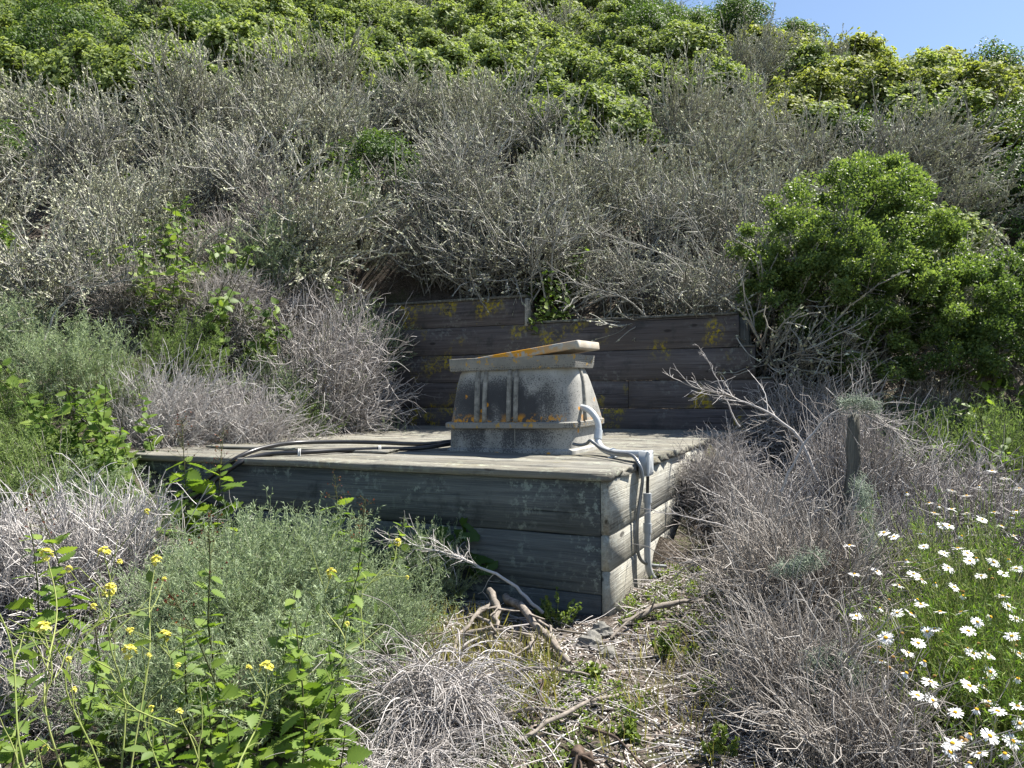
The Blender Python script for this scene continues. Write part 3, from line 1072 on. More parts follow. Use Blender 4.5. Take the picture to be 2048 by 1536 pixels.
vc = thing('conduit_pipe', 'straight grey conduit running down the lit plank side into the dead brush', 'pipe', mat4=PLAT_M)
pv = [(.052, .486, -.20), (.052, .484, -.35), (.050, .482, -.50), (.055, .50, -.58), (.075, .55, -.635), (.11, .62, -.66)]
obj('pipe', pipe_mesh(pv, .018, 'jbox', 60), vc)
obj('cable', pipe_mesh([(.055, .488, -.07), (.053, .487, -.14), (.052, .486, -.21)], .009, 'hose', 12, 8), vc)
collar(vc, (.052, .486, -.185), (0, 0, 1), .0225, .05, 'jbox')
collar(vc, (.051, .484, -.345), (0, 0, 1), .0225, .05, 'jbox')

fx = [loc_b(1147, 887, .835), loc_b(1160, 889, .82), loc_b(1174, 886, .80), loc_b(1181, 880, .78), loc_b(1190, 886, .76), loc_b(1204, 896, .70), loc_b(1230, 904, .60), loc_b(1262, 908, .47),
      np.array([.028, .41, .006]), np.array([.050, .402, -.06]), np.array([.040, .40, -.16]), np.array([.026, .385, -.28]), np.array([.022, .39, -.42]), np.array([.03, .42, -.50]), np.array([.06, .50, -.545]), np.array([.12, .60, -.57])]
for p in fx[4:8]:
    p[2] = max(p[2], .014)
fxo = thing('flexible_conduit', 'thin ribbed metal conduit draped over the deck edge beside the junction box', 'cable', mat4=PLAT_M)
obj('ribbed_tube', pipe_mesh(fx, .0085, 'flex', 480, 8, lambda k: 1 + .16 * (k % 2), 'ribbed_tube'), fxo)

for nm, lab, pts in (('upper', 'black hose bowed up above the deck where it nears the plank edge',
                      [(-1.36, 1.10, .055), loc_deck(850, 889, .03), loc_deck(760, 887, .035), loc_deck(690, 886, .045), loc_b(600, 888, .50), loc_b(545, 895, .25), loc_b(500, 908, .06), loc_b(462, 928, -.045), loc_b(425, 956, -.06), loc_b(388, 985, -.09), loc_b(350, 1015, -.13)]),
                     ('lower', 'black hose clipped flat to the deck with white clips',
                      [(-1.36, 1.06, .045), loc_deck(845, 897, .022), loc_deck(760, 900, .020), loc_deck(680, 903, .020), loc_deck(600, 908, .020), loc_b(545, 911, .12), loc_b(500, 920, .012), loc_b(474, 934, -.058), loc_b(436, 962, -.085), loc_b(398, 992, -.11), loc_b(360, 1022, -.15)])):
    h = thing('black_hose', lab, 'hose', mat4=PLAT_M)
    obj('tube', pipe_mesh(pts, .0145, 'hose', 90, 10, name='tube'), h)
    if nm == 'lower':
        for s in (2, 4):
            p = np.array(pts[s])
            an = np.linspace(0, np.pi, 9)
            d = unit(np.array(pts[s + 1]) - np.array(pts[s])); sd = np.array([-d[1], d[0], 0])
            arc = np.array([p + sd * .021 * math.cos(a) + np.array([0, 0, .021 * math.sin(a)]) for a in an])
            arc = np.vstack([arc[0] - [0, 0, .02], arc, arc[-1] - [0, 0, .02]])
            obj('clip', G().tubes(np.array([arc - d * .005, arc + d * .005]), .004, .004, 5).build('clip', ['clip']), h)

# loose weathered board lying on the deck
lb = loc_deck(395, 906, 0)
v, q, t = plank_mesh(1.5, .15, .016, 0, 0, 411, ragged=(.006, .02), nseg=12, wave=.004)
lbo = obj('loose_board', G().add(v, q, t).build('loose_board', ['wood_deck']), mat4=PLAT_M @ Matrix.Translation((-3.10, .44, .004)) @ Matrix.Rotation(math.radians(1.5), 4, 'Z'))
tag(lbo, 'short loose weathered board lying on the deck under the black hoses', 'board')

exec_sections = True

# ------------------------------------------------------------------ plant prototypes (mesh data shared by every copy)
PRO = {}
PRO['lichen'] = [lichen_shrub(.75, 1.05, 32, 8, 8000).build('lichen_shrub', ['bare', 'lichen']) for _ in range(4)]
PRO['bare'] = [lichen_shrub(.95, .95, 44, 7, 5200, .035, .45).build('bare_shrub', ['bare', 'lichen']) for _ in range(3)]
PRO['leafy'] = [leafy_shrub(.8, .85, 3800, .043).build('leafy_shrub', ['leafy', 'bare']) for _ in range(3)]
PRO['leafy_yellow'] = [leafy_shrub(.8, .8, 3600, .042).build('leafy_shrub', ['leafy_yellow', 'bare']) for _ in range(2)]
PRO['leafy_dark'] = [leafy_shrub(.85, 1.0, 6500, .045, LEAF2, tri=False).build('leafy_shrub', ['leafy_dark', 'bare']) for _ in range(2)]
PRO['sage'] = [sage_bush(.5, .5, 200, 15000).build('sagebrush', ['sage', 'sage_stem']) for _ in range(3)]
PRO['sage_green'] = [sage_bush(.5, .5, 190, 14000).build('sagebrush', ['sage_green', 'dead_brown']) for _ in range(2)]
PRO['dead'] = [dead_bush(.6, .5, 260).build('dead_bush', ['dead']) for _ in range(3)]
PRO['dead_pale'] = [dead_bush(.8, .5, 420, lean=(-.35, -.2, 0), tw=4, mats=('dead_pale',), arch=.03, wander=.10, emin=15).build('dead_bush', ['dead_pale']) for _ in range(2)]
PRO['dead_brown'] = [dead_bush(.6, .55, 260, tw=6, mats=('dead_brown',)).build('dead_bush', ['dead_brown']) for _ in range(3)]


def bee_mesh(h, nl, seed, lmax):
    stem, leaves = bee_layout(h, nl, seed, lmax, True)
    g = stem_geo(stem, h, True, seed)
    p = np.array([l[0] for l in leaves]); x = np.array([l[1] for l in leaves]); n_ = np.array([l[2] for l in leaves]); s = np.array([l[3] for l in leaves])
    g.inst(SERR, SERRQ, p, x, n_, s, 1, None, SERRT)
    return g


def bee_clump(n, h, seed, lmax=.09):
    g = G()
    r = np.random.default_rng(seed)
    for k in range(n):
        s = bee_mesh(h * r.uniform(.6, 1.1), 9, seed * 31 + k, lmax)
        off = np.array([r.normal(0, .16), r.normal(0, .16), 0])
        base = g.nv
        for a in s.v:
            g.v.append(a + off)
        g.q += [a + base for a in s.q]; g.t += [a + base for a in s.t]
        g.qm += s.qm; g.tm += s.tm; g.qr += s.qr; g.tr += s.tr; g.nv += s.nv
    return g


PRO['bee'] = [bee_clump(7, .75, 11).build('bee_plant', ['bee_stem', 'bee']), bee_clump(6, .9, 23).build('bee_plant', ['bee_stem', 'bee'])]

# ------------------------------------------------------------------ hillside scrub
hr_ = np.random.default_rng(42)
XS = [0, 150, 300, 500, 650, 800, 950, 1050, 1230, 1300, 1400, 1500, 1700, 1900, 2048]
GREEN_LINE = [190, 205, 200, 180, 170, 215, 210, 265, 275, 225, 215, 245, 275, 280, 290]
counts = {}


def scrub(kind, X, Y, sc, label, cat, group, name, sink=.04, lean=.12):
    zx, zy = project(np.array([X, Y, gz(X, Y) + .5]))
    if kind in ('lichen', 'leafy', 'bare') and 'above the retaining wall' not in label:
        zone = (' directly above the left bank' if zx < 560 else ' upslope of the broad sage clumps' if zx < 860 else ' upslope of the enclosure and wall' if zx < 1440 else ' upslope of the big round bush')
        label = label.replace(' in the middle of the slope', '').replace(' high on the slope', ' high').replace(' standing among the bright green leafy shrubs', ' among green shrubs') + zone
        group = group + zone
    me = PRO[kind][hr_.integers(0, len(PRO[kind]))]
    o = obj(name, me, None, (X, Y, gz(X, Y) - sink), slope_rot(X, Y, .75, hr_.uniform(0, 6.283), hr_.normal(0, lean * .5), hr_.normal(0, lean * .5)),
            (sc * hr_.uniform(.9, 1.1), sc * hr_.uniform(.9, 1.1), sc * hr_.uniform(.85, 1.15)))
    tag(o, label, cat, group)
    counts[kind] = counts.get(kind, 0) + 1
    return o


Yrow = 6.3
while Yrow < 34:
    sp = .72 + .034 * Yrow
    half = Yrow * .74 + 1.2
    for Xc in np.arange(-half, half, sp):
        X = Xc + hr_.uniform(-.4, .4) * sp; Y = Yrow + hr_.uniform(-.4, .4) * sp
        a, b = ab(X, Y)
        z = gz(X, Y)
        if -3.9 < a < .75 and b < 3.75:
            continue
        if a >= .75 and (b < 3.2 or Y < 8.0):
            continue
        if a <= -3.9 and b < 2.2 and Y < 7.6:
            continue
        w = .86 * X + .51 * Y - 18.4
        if w > 1.6:
            continue
        px, py = project(np.array([X, Y, z + .5]))
        if Y < 16 and hr_.random() < .07:
            continue
        if px < -120 or px > 2170 or py < -190:
            continue
        gl = np.interp(px, XS, GREEN_LINE) + hr_.normal(0, 16)
        s = hr_.uniform(.85, 1.2) * (.95 + .014 * Y)
        if py < gl:
            if px > 1880 and py < 190 and hr_.random() < .6:
                scrub('leafy_dark', X, Y, s, 'dark green dense shrub on the ridge against the sky', 'shrub', 'dark green shrubs along the ridge', 'leafy_shrub')
            elif px > 1260 and py < 105 and hr_.random() < .75:
                scrub('leafy_dark', X, Y, s, 'dark green dense shrub on the ridge against the sky', 'shrub', 'dark green shrubs along the ridge', 'leafy_shrub')
            elif px > 1480 and hr_.random() < .7:
                scrub('leafy_yellow', X, Y, s, 'yellow-green broad-leaved shrub low on the ridge shoulder', 'shrub', 'yellow-green shrubs on the ridge shoulder', 'leafy_shrub')
            elif hr_.random() < .10:
                scrub('lichen', X, Y, s, 'grey lichen-coated shrub standing among the bright green leafy shrubs', 'shrub', 'lichen shrubs among the green shrubs', 'lichen_shrub')
            elif px < 420 and hr_.random() < .4:
                scrub('leafy_dark', X, Y, s, 'deep green small-leaved shrub high on the slope', 'shrub', 'deep green shrubs high on the slope', 'leafy_shrub')
            else:
                scrub('leafy', X, Y, s, 'bright green broad-leaved shrub high on the slope', 'shrub', 'bright green shrubs high on the slope', 'leafy_shrub')
        elif px > 1930 and 240 < py < 440:
            scrub('leafy_dark', X, Y, s * .9, 'deep green shrub growing behind the big round green bush', 'shrub', 'deep green shrubs behind the round bush', 'leafy_shrub')
        elif px < 760 and py > 430 and hr_.random() < .30:
            scrub('bee', X, Y, 1.0, 'bright green leafy herb clump growing through the grey scrub', 'plant', 'bee plants in the grey scrub', 'bee_plant')
        elif py > 430 and 900 < px < 1560:
            scrub('bare', X, Y, s, 'bare dark-branched shrub arching above the retaining wall', 'shrub', 'bare shrubs above the wall', 'bare_shrub', lean=.25)
        elif hr_.random() < .10:
            scrub('leafy_dark' if hr_.random() < .5 else 'leafy', X, Y, s * .75, 'green leafy shrub breaking through the grey lichen scrub', 'shrub', 'green shrubs in the grey scrub', 'leafy_shrub')
        elif hr_.random() < .2:
            scrub('bare', X, Y, s, 'bare grey-branched shrub in the middle of the slope', 'shrub', 'bare shrubs on the slope', 'bare_shrub')
        else:
            scrub('lichen', X, Y, s, 'grey upright shrub bristling with pale lichen in the middle of the slope', 'shrub', 'lichen shrubs on the slope', 'lichen_shrub')
            if px < 900 and hr_.random() < .26:
                scrub('bee', X + .3, Y - .3, 1.1, 'bright green leafy herb clump growing through the grey scrub', 'plant', 'bee plants in the grey scrub', 'bee_plant')
    Yrow += sp * .82
print('scrub', counts)


def near(kind, v, px, Y, sc, label, name, cat='shrub', group=None, rotz=0., tilt=(0, 0), dz=-.03, parts=True):
    X = X_at(px, Y)
    sc = (sc, sc, sc) if np.isscalar(sc) else sc
    o = obj(name, PRO[kind][v % len(PRO[kind])], None, (X, Y, gz(X, Y) + dz), slope_rot(X, Y, .8, rotz, *tilt), sc)
    return tag(o, label, cat, group)


# ---- bank to the left of the deck
near('dead_pale', 0, 330, 5.95, (1.05, .85, 1.4), 'pale grey dead bush leaning over the far deck end', 'dead_bush', rotz=.3, dz=-.1)
near('dead_pale', 1, 500, 6.25, (1.0, .85, 1.35), 'pale dead bush beside the hose end of the deck, next to green tufts', 'dead_bush', rotz=-.2, dz=-.1)
near('dead', 0, 690, 7.3, (1.25, 1.1, 1.9), 'tall grey-purple dead twig mound against the retaining wall end', 'dead_bush', rotz=1.)
near('dead', 1, 620, 6.9, (1.0, 1.0, 1.6), 'grey twig tangle behind the pale dead bush', 'dead_bush', rotz=2.)
near('dead', 2, 770, 7.55, (1.0, 1.0, 1.7), 'grey dead twig dome with silvery sage on its flank', 'dead_bush', rotz=.4)
near('dead_brown', 0, 420, 7.1, (1.1, 1.1, 1.2), 'brown-grey twig tangle under the leafy herbs on the bank', 'dead_bush', rotz=.4)
near('dead_brown', 1, 560, 7.6, (1.1, 1.1, 1.3), 'brown-grey twig tangle below the upper sage clumps', 'dead_bush', rotz=.9)
near('sage', 0, 845, 7.45, (.55, .6, 1.25), 'silvery sage brush beside the enclosure at the wall end', 'sagebrush', rotz=.4, dz=0)
near('sage_green', 0, 815, 7.0, (.6, .6, .95), 'yellow-green sage tuft at the deck edge near the wall end', 'sagebrush', rotz=1.4)
near('sage', 1, 700, 8.2, (1.1, 1., 1.3), 'silvery sage clump high behind the dead twig dome', 'sagebrush', rotz=2.4, dz=.25)
near('sage', 2, 540, 7.9, (1.3, 1., 1.2), 'broad silvery sage clump on the upper bank', 'sagebrush', rotz=.9, dz=.1)
near('sage_green', 1, 345, 6.5, (.9, .9, 1.15), 'green sage tuft behind the pale dead bush', 'sagebrush', rotz=.2)
near('sage_green', 0, 535, 6.65, (.75, .8, 1.25), 'yellow-tipped sage tuft behind the pale dead bush', 'sagebrush', rotz=2.2)
near('sage_green', 1, 655, 6.45, (.35, .4, .8), 'small bright sage tuft between the dead bushes', 'sagebrush', rotz=2.9)
near('sage', 0, 130, 5.7, (1.0, 1.0, 1.3), 'soft grey-green sage bush on the left bank', 'sagebrush', rotz=.5)
near('sage_green', 0, 215, 5.9, (.8, .8, 1.0), 'green sage bush hugging the far deck end', 'sagebrush', rotz=1.1)
near('lichen', 0, 60, 6.6, (1.1, 1.1, 1.0), 'sprawling grey lichen shrub at the edge of the left bank', 'lichen_shrub', rotz=1.1)
near('bare', 1, 170, 6.8, (1.0, 1.0, .95), 'bare branching shrub on the left bank', 'bare_shrub', rotz=3.1)
near('lichen', 2, 260, 7.4, (1.0, 1.0, .9), 'grey lichen shrub behind the left bank herbs', 'lichen_shrub', rotz=.1)
for k, (px, Y, s, lab) in enumerate(((250, 7.0, 1.2, 'herb clump with reddish tops on the left bank'), (350, 7.25, 1.25, 'bright herb clump between lichen shrub and sage on the bank'), (455, 7.4, 1.2, 'bright leafy herb clump beside the broad sage'),
                                     (30, 5.4, 1.25, 'leafy herb clump at the foot of the left bank'), (120, 5.05, 1.1, 'leafy herb clump below the soft sage bush'), (205, 5.0, 1.0, 'leafy herb clump beside the shaded platform end'),
                                     (15, 4.7, 1.2, 'leafy herb clump behind the pale dead stems'), (1090, 7.9, 1.0, 'leafy herb clump rising behind the wall step'), (1050, 8.0, .9, 'leafy herb clump just behind the wall end post'), (1150, 8.2, 1.0, 'leafy herb clump in shade behind the wall'),
                                     (410, 8.3, 1.2, 'leafy herb clump high on the bank'), (690, 9.5, 1.3, 'tall leafy herb clump amid the lichen shrubs'))):
    near('bee', k, px, Y, s, lab, 'bee_plant', 'plant', 'bee plants in the grey scrub', rotz=k * 1.7)

def near_ab(kind, v, a, b, sc, label, name, rotz=0., dz=-.04, k=.8):
    P = C + a * U + b * V
    o = obj(name, PRO[kind][v % len(PRO[kind])], None, (P[0], P[1], gz(P[0], P[1]) + dz), slope_rot(P[0], P[1], k, rotz), sc)
    return tag(o, label, 'shrub')


PRO['dead_dome'] = [dead_bush(.85, 1.25, 900, tw=5, r=.0042, emin=2, wander=.2, tl=(.12, .34)).build('dead_bush', ['dead'])]
near_ab('dead', 0, -3.85, 1.5, (.8, .8, 1.1), 'grey twig bush spilling over the deck edge by the bright sage tuft', 'dead_bush', .3)
near_ab('dead', 1, -3.80, 2.2, (.9, .8, 1.2), 'grey twig bush at the deck edge below the twig dome', 'dead_bush', 1.3)
near_ab('dead_dome', 0, -3.62, 2.25, (1.05, 1.0, 1.22), 'big grey-purple dome of dead twigs overhanging the deck by the wall end', 'dead_bush', .9, k=.15)
near_ab('dead_dome', 0, -4.35, 1.7, (.62, .6, .6), 'small grey dome of dead twigs behind the overhanging one', 'dead_bush', 2.9)
near_ab('dead', 2, -3.75, 2.9, (.8, .7, 1.2), 'grey twig bush in the corner of deck and wall', 'dead_bush', 2.3)
near_ab('dead', 1, -4.3, 2.0, (1.0, 1.0, 1.2), 'grey twig bush on the bank above the deck edge', 'dead_bush', 3.3)
near_ab('dead', 0, -4.2, 2.8, (1.0, 1.0, 1.3), 'grey twig bush on the bank close to the wall end', 'dead_bush', 4.3)
near_ab('dead_brown', 2, -4.7, 1.2, (1.0, 1.0, 1.1), 'brown twig bush behind the pale dead bushes', 'dead_bush', .3)
near_ab('dead_brown', 1, -4.9, 2.3, (1.1, 1.1, 1.2), 'brown twig bush midway up the bank', 'dead_bush', 1.3)
near_ab('dead_brown', 0, -4.9, 3.2, (1.1, 1.1, 1.2), 'brown twig bush on the bank behind the wall end', 'dead_bush', 2.3)
near_ab('dead_pale', 0, -3.75, .55, (.65, .6, .8), 'small pale dead bush on the corner of the deck', 'dead_bush', .6)
near_ab('sage', 1, -5.0, .3, (.9, .9, 1.1), 'silvery sage bush on the slope beyond the platform end', 'sagebrush', .6)
near_ab('sage_green', 0, -4.2, -.3, (.9, .9, 1.0), 'green sage bush at the foot of the platform end', 'sagebrush', 1.6)
near_ab('sage_green', 1, -5.2, -.7, (1., 1., 1.1), 'green sage bush on the low bank behind the dead stems', 'sagebrush', 2.6)
near('bee', 0, 290, 6.75, 1.35, 'bright herb clump on the bank above the soft sage', 'bee_plant', 'plant', 'bee plants in the grey scrub', rotz=.4)
near('bee', 1, 385, 6.85, 1.35, 'bright herb clump on the bank behind the green tufts', 'bee_plant', 'plant', 'bee plants in the grey scrub', rotz=1.4)
near('bee', 0, 455, 6.95, 1.4, 'bright herb clump on the bank beside the silvery sage', 'bee_plant', 'plant', 'bee plants in the grey scrub', rotz=2.4)
near('bee', 1, 330, 7.3, 1.4, 'bright herb clump higher on the bank under the lichen shrubs', 'bee_plant', 'plant', 'bee plants in the grey scrub', rotz=3.4)
near('sage', 1, 525, 6.95, (1.1, 1., 1.25), 'silvery sage clump on the bank beside the bright herbs', 'sagebrush', rotz=.9)
near('sage', 2, 610, 7.5, (1.1, 1., 1.4), 'silvery sage clump above the twig bushes on the bank', 'sagebrush', rotz=1.9)
near('sage_green', 0, 235, 4.45, (.7, .7, .5), 'green sage filling the gap between dead stems and hoses', 'sagebrush', rotz=.9)
near('sage', 0, 175, 4.6, (.8, .8, .65), 'silvery sage behind the sheaf of pale stems', 'sagebrush', rotz=2.)
near('bee', 1, 225, 4.75, .8, 'leafy herb at the lower platform end', 'bee_plant', 'plant', 'bee plants in the grey scrub', rotz=2.9)
near_ab('sage', 2, -2.95, 2.55, (.5, .6, 1.9), 'silvery sage sprays touching the wall planks', 'sagebrush', .1)
near_ab('sage', 0, -4.6, 3.9, (1., 1., 1.0), 'silvery sage clump just behind the wall end', 'sagebrush', .1)
near_ab('sage_green', 0, -4.0, -.9, (.8, .8, .8), 'low green sage before the platform end', 'sagebrush', 3.1)

for k, (px, Y, kd, s_, lab) in enumerate(((1060, 9.0, 'bare', 1.0, 'bare dark shrub in the gap above the wall step'), (1120, 8.5, 'bare', .9, 'bare tangled shrub just above the lower wall cap'), (1010, 8.7, 'lichen', .8, 'small lichen shrub in the gap above the wall'),
                                          (1090, 9.6, 'lichen', .9, 'lichen shrub above the gap in the scrub'), (960, 8.9, 'bare', .9, 'bare shrub above the taller wall section'), (880, 9.0, 'bare', 1., 'bare shrub behind the wall end sage'),
                                          (1240, 8.0, 'bare', .8, 'bare shrub leaning over the wall cap'), (1390, 7.7, 'bare', .8, 'bare shrub over the wall beside the round bush'))):
    near(kd, k, px, Y, s_, lab, 'bare_shrub' if kd == 'bare' else 'lichen_shrub', rotz=k * 1.1)
near('dead_brown', 1, 1790, 6.4, (1.1, 1., .9), 'brown dead brush in the shade under the round bush', 'dead_bush', rotz=.7)
near('dead_brown', 2, 1700, 6.3, (1.0, 1., .8), 'brown dead brush below the bush trunk', 'dead_bush', rotz=1.7)
near('sage_green', 1, 1760, 6.0, (.8, .8, .9), 'green weed clump before the bush trunk', 'sagebrush', rotz=2.7)
near_ab('bare', 0, -3.3, 3.95, (.75, .75, .85), 'bare shrub rooted behind the tall wall section beside the sage', 'bare_shrub', .4)
near_ab('bare', 1, -2.7, 3.90, (.7, .7, .8), 'bare shrub rooted behind the middle of the tall wall section', 'bare_shrub', 1.4)
near_ab('bare', 2, -2.2, 4.05, (.7, .7, .8), 'bare shrub rooted behind the wall end post', 'bare_shrub', 2.4)
near_ab('lichen', 1, -2.9, 4.5, (.8, .8, .75), 'small lichen shrub behind the tall wall section', 'lichen_shrub', 3.4)
near_ab('lichen', 2, -2.0, 4.7, (.8, .8, .75), 'small lichen shrub upslope of the wall end post', 'lichen_shrub', 4.4)
near('sage_green', 0, 1810, 6.5, (1.0, .9, 1.1), 'green weed clump under the shade of the round bush', 'sagebrush', rotz=4.7)
near('dead_brown', 0, 1850, 6.9, (1.1, 1., 1.1), 'brown dead brush between the two green bushes', 'dead_bush', rotz=3.7)
near_ab('sage_green', 1, -3.75, -.45, (.8, .8, .9), 'green sage against the shaded platform end', 'sagebrush', .4)
near_ab('sage', 0, -4.3, -1.0, (.8, .8, .8), 'silvery sage between dead stems and platform end', 'sagebrush', 1.4)

# ---- foreground left: sage mound, dead stems, herbs
PRO['sage_big'] = [sage_bush(.5, .5, 420, 42000, .022).build('sagebrush', ['sage', 'sage_stem']) for _ in range(2)]
near('sage_big', 0, 560, 3.55, (1.15, 1.0, 1.10), 'large silvery green sage mound in front of the platform', 'sagebrush', rotz=.6)
near('sage_big', 1, 730, 3.35, (.75, .75, .80), 'silvery sage mound beside the big one, nearer the bare ground', 'sagebrush', rotz=2.6)
near('sage_big', 0, 430, 3.25, (.8, .8, .95), 'silvery sage mound in front of the pale dead stems', 'sagebrush', rotz=1.6)
near('sage', 1, 850, 3.95, (.55, .5, .80), 'small grey sage tuft in the shade of the platform', 'sagebrush', rotz=.6)
near('sage', 2, 610, 2.75, (.7, .7, .8), 'silvery sage tuft among the foreground herbs', 'sagebrush', rotz=.2)
near('sage', 0, 330, 2.65, (.7, .7, .75), 'silvery sage tuft by the mustard stems', 'sagebrush', rotz=4.2)
near('sage_green', 1, 60, 4.6, (.9, .9, 1.1), 'green sage tuft behind the pale dead stems', 'sagebrush', rotz=1.2)
PRO['dead_fan'] = [dead_bush(.75, .62, 460, lean=(-.15, -.25, 0), tw=4, mats=('dead_pale',), arch=.03, wander=.10, emin=12, r=.0034).build('dead_bush', ['dead_pale'])]
near('dead_fan', 0, 205, 3.75, (.95, .8, 1.05), 'sheaf of pale dead stems beside the sage mound', 'dead_bush', rotz=.3)
near('dead_fan', 0, 20, 3.6, (.95, .8, .95), 'sheaf of pale dead stems spreading on the left', 'dead_bush', rotz=2.3)
near('dead', 1, 90, 2.7, (.8, .8, .7), 'low dead twig tangle under the mustard stems', 'dead_bush', rotz=1.3)
def hay_mound(R_, n, r_=.0027):
    g = G()
    D = hemi(n, 15, 70)
    P = strands(disc(n, R_ * .5) + np.array([0, 0, 1.]) * rng.uniform(0, .45 * R_, (n, 1)), D, R_ * rng.uniform(.6, 1.25, n), 10, .06, .19)
    P[..., 2] = np.abs(P[..., 2])
    g.tubes(P, r_ * rng.uniform(.8, 1.3, n), r_ * .6)
    T = twigs(P, n, .3, .9, .12 * R_, .5 * R_, 6, .35, .08, .10)
    T[..., 2] = np.abs(T[..., 2])
    g.tubes(T, r_ * .75, r_ * .5)
    return g


PRO['dead_mound'] = [hay_mound(.42, 750).build('dead_bush', ['dead'])]
near('dead_mound', 0, 870, 2.62, (.72, .72, .92), 'dome of fine grey dead stems on the bare ground', 'dead_bush', rotz=.3)
near('dead_mound', 0, 820, 2.28, (.6, .6, .5), 'low spill of dead stems before the grey dome', 'dead_bush', rotz=2.3)

for a in ((375, 3.85, .90, 12, 1, 'tall leafy herb rising before the shaded planks and hoses', .16), (432, 3.88, .86, 12, 2, 'tall leafy herb against the planks beside the hanging hoses', .15),
          (700, 4.05, .62, 9, 3, 'leafy herb with pointed leaves between sage mound and planks', .14), (795, 3.75, .50, 7, 4, 'small leafy herb at the end of the sage mound', .10),
          (100, 2.75, .70, 11, 5, 'dark-stemmed leafy herb before the pale dead stems', .10), (187, 2.85, .80, 12, 6, 'tall dark-stemmed leafy herb among the mustard flowers', .10),
          (55, 2.6, .50, 8, 7, 'low leafy herb by the mustard stems', .09), (650, 2.55, .62, 11, 8, 'bushy leafy herb in front of the sage mound', .10),
          (600, 2.45, .45, 8, 9, 'low bushy leafy herb at the foot of the sage', .10), (690, 2.4, .40, 8, 10, 'low leafy herb beside the dead stem dome', .10),
          (395, 2.5, .45, 9, 12, 'leafy herb under the yellow mustard flowers', .09), (500, 2.5, .62, 8, 13, 'slender herb with dark red buds before the sage', .08),
          (455, 2.75, .72, 8, 14, 'slender red-budded herb rising out of the sage mound', .075), (540, 2.2, .36, 8, 15, 'broad leafy herb low in the foreground', .11),
          (440, 2.2, .34, 8, 16, 'leafy herb low before the sage tuft', .10), (170, 2.35, .34, 8, 17, 'leafy herb low beside the dead twig tangle', .10),
          (620, 2.15, .30, 7, 18, 'broad-leaved herb at the foot of the dead stem spill', .12), (480, 2.05, .34, 9, 20, 'leafy herb low between two sage tufts', .10), (380, 2.1, .32, 9, 21, 'leafy herb under the drooping mustard', .10), (300, 2.15, .36, 9, 22, 'leafy herb by the sage tuft and mustard stems', .10),
          (250, 2.5, .5, 10, 23, 'leafy herb behind the mustard stems', .10), (680, 2.1, .30, 8, 24, 'broad-leaved herb beside the low spill of dead stems', .12), (560, 2.6, .5, 10, 25, 'leafy herb in the middle of the foreground sage', .095),
          (20, 2.2, .4, 9, 26, 'leafy herb in front of the low twig tangle', .10), (640, 2.3, .48, 10, 27, 'bushy herb beside the dome of dead stems', .105),
          (715, 3.2, .70, 9, 19, 'tall thin herb with red buds on the flank of the sage', .07)):
    bee_plant(*a[:3], a[3] + 3, *a[4:6], lmax=a[6] * (.85 if a[2] < .55 else 1), buds=a[4] in (1, 2, 3, 13, 14, 19, 6))


# ---- mustard with yellow flower heads
def flower_cluster(r_, seed):
    g = G()
    r = np.random.default_rng(seed)
    n = 20
    c = unit(np.stack([r.normal(size=n), r.normal(size=n), r.normal(.5, .7, n)], -1)) * r_ * r.uniform(.75, 1.15, (n, 1))
    for p in c:
        ax = unit(p + np.array([0, 0, r_]))
        for k in range(4):
            a = k * np.pi / 2 + r.uniform(0, 1)
            t1 = unit(np.cross(ax, [.3, .5, .8])); t2 = np.cross(ax, t1)
            X = t1 * math.cos(a) + t2 * math.sin(a) + ax * .35
            g.inst(ROUND2, LEAF2Q, p[None], X[None], ax[None], np.array([.010]), 0, np.array([r.random()]))
    return g


FC = [flower_cluster(.014, k).build('flower_cluster', ['yellow']) for k in range(3)]
ML = G().inst(LEAF2, LEAF2Q, np.zeros((1, 3)), np.array([[1., 0, 0]]), np.array([[0, 0, 1.]]), 1., 0, np.array([.5])).build('leaf', ['must_leaf'])


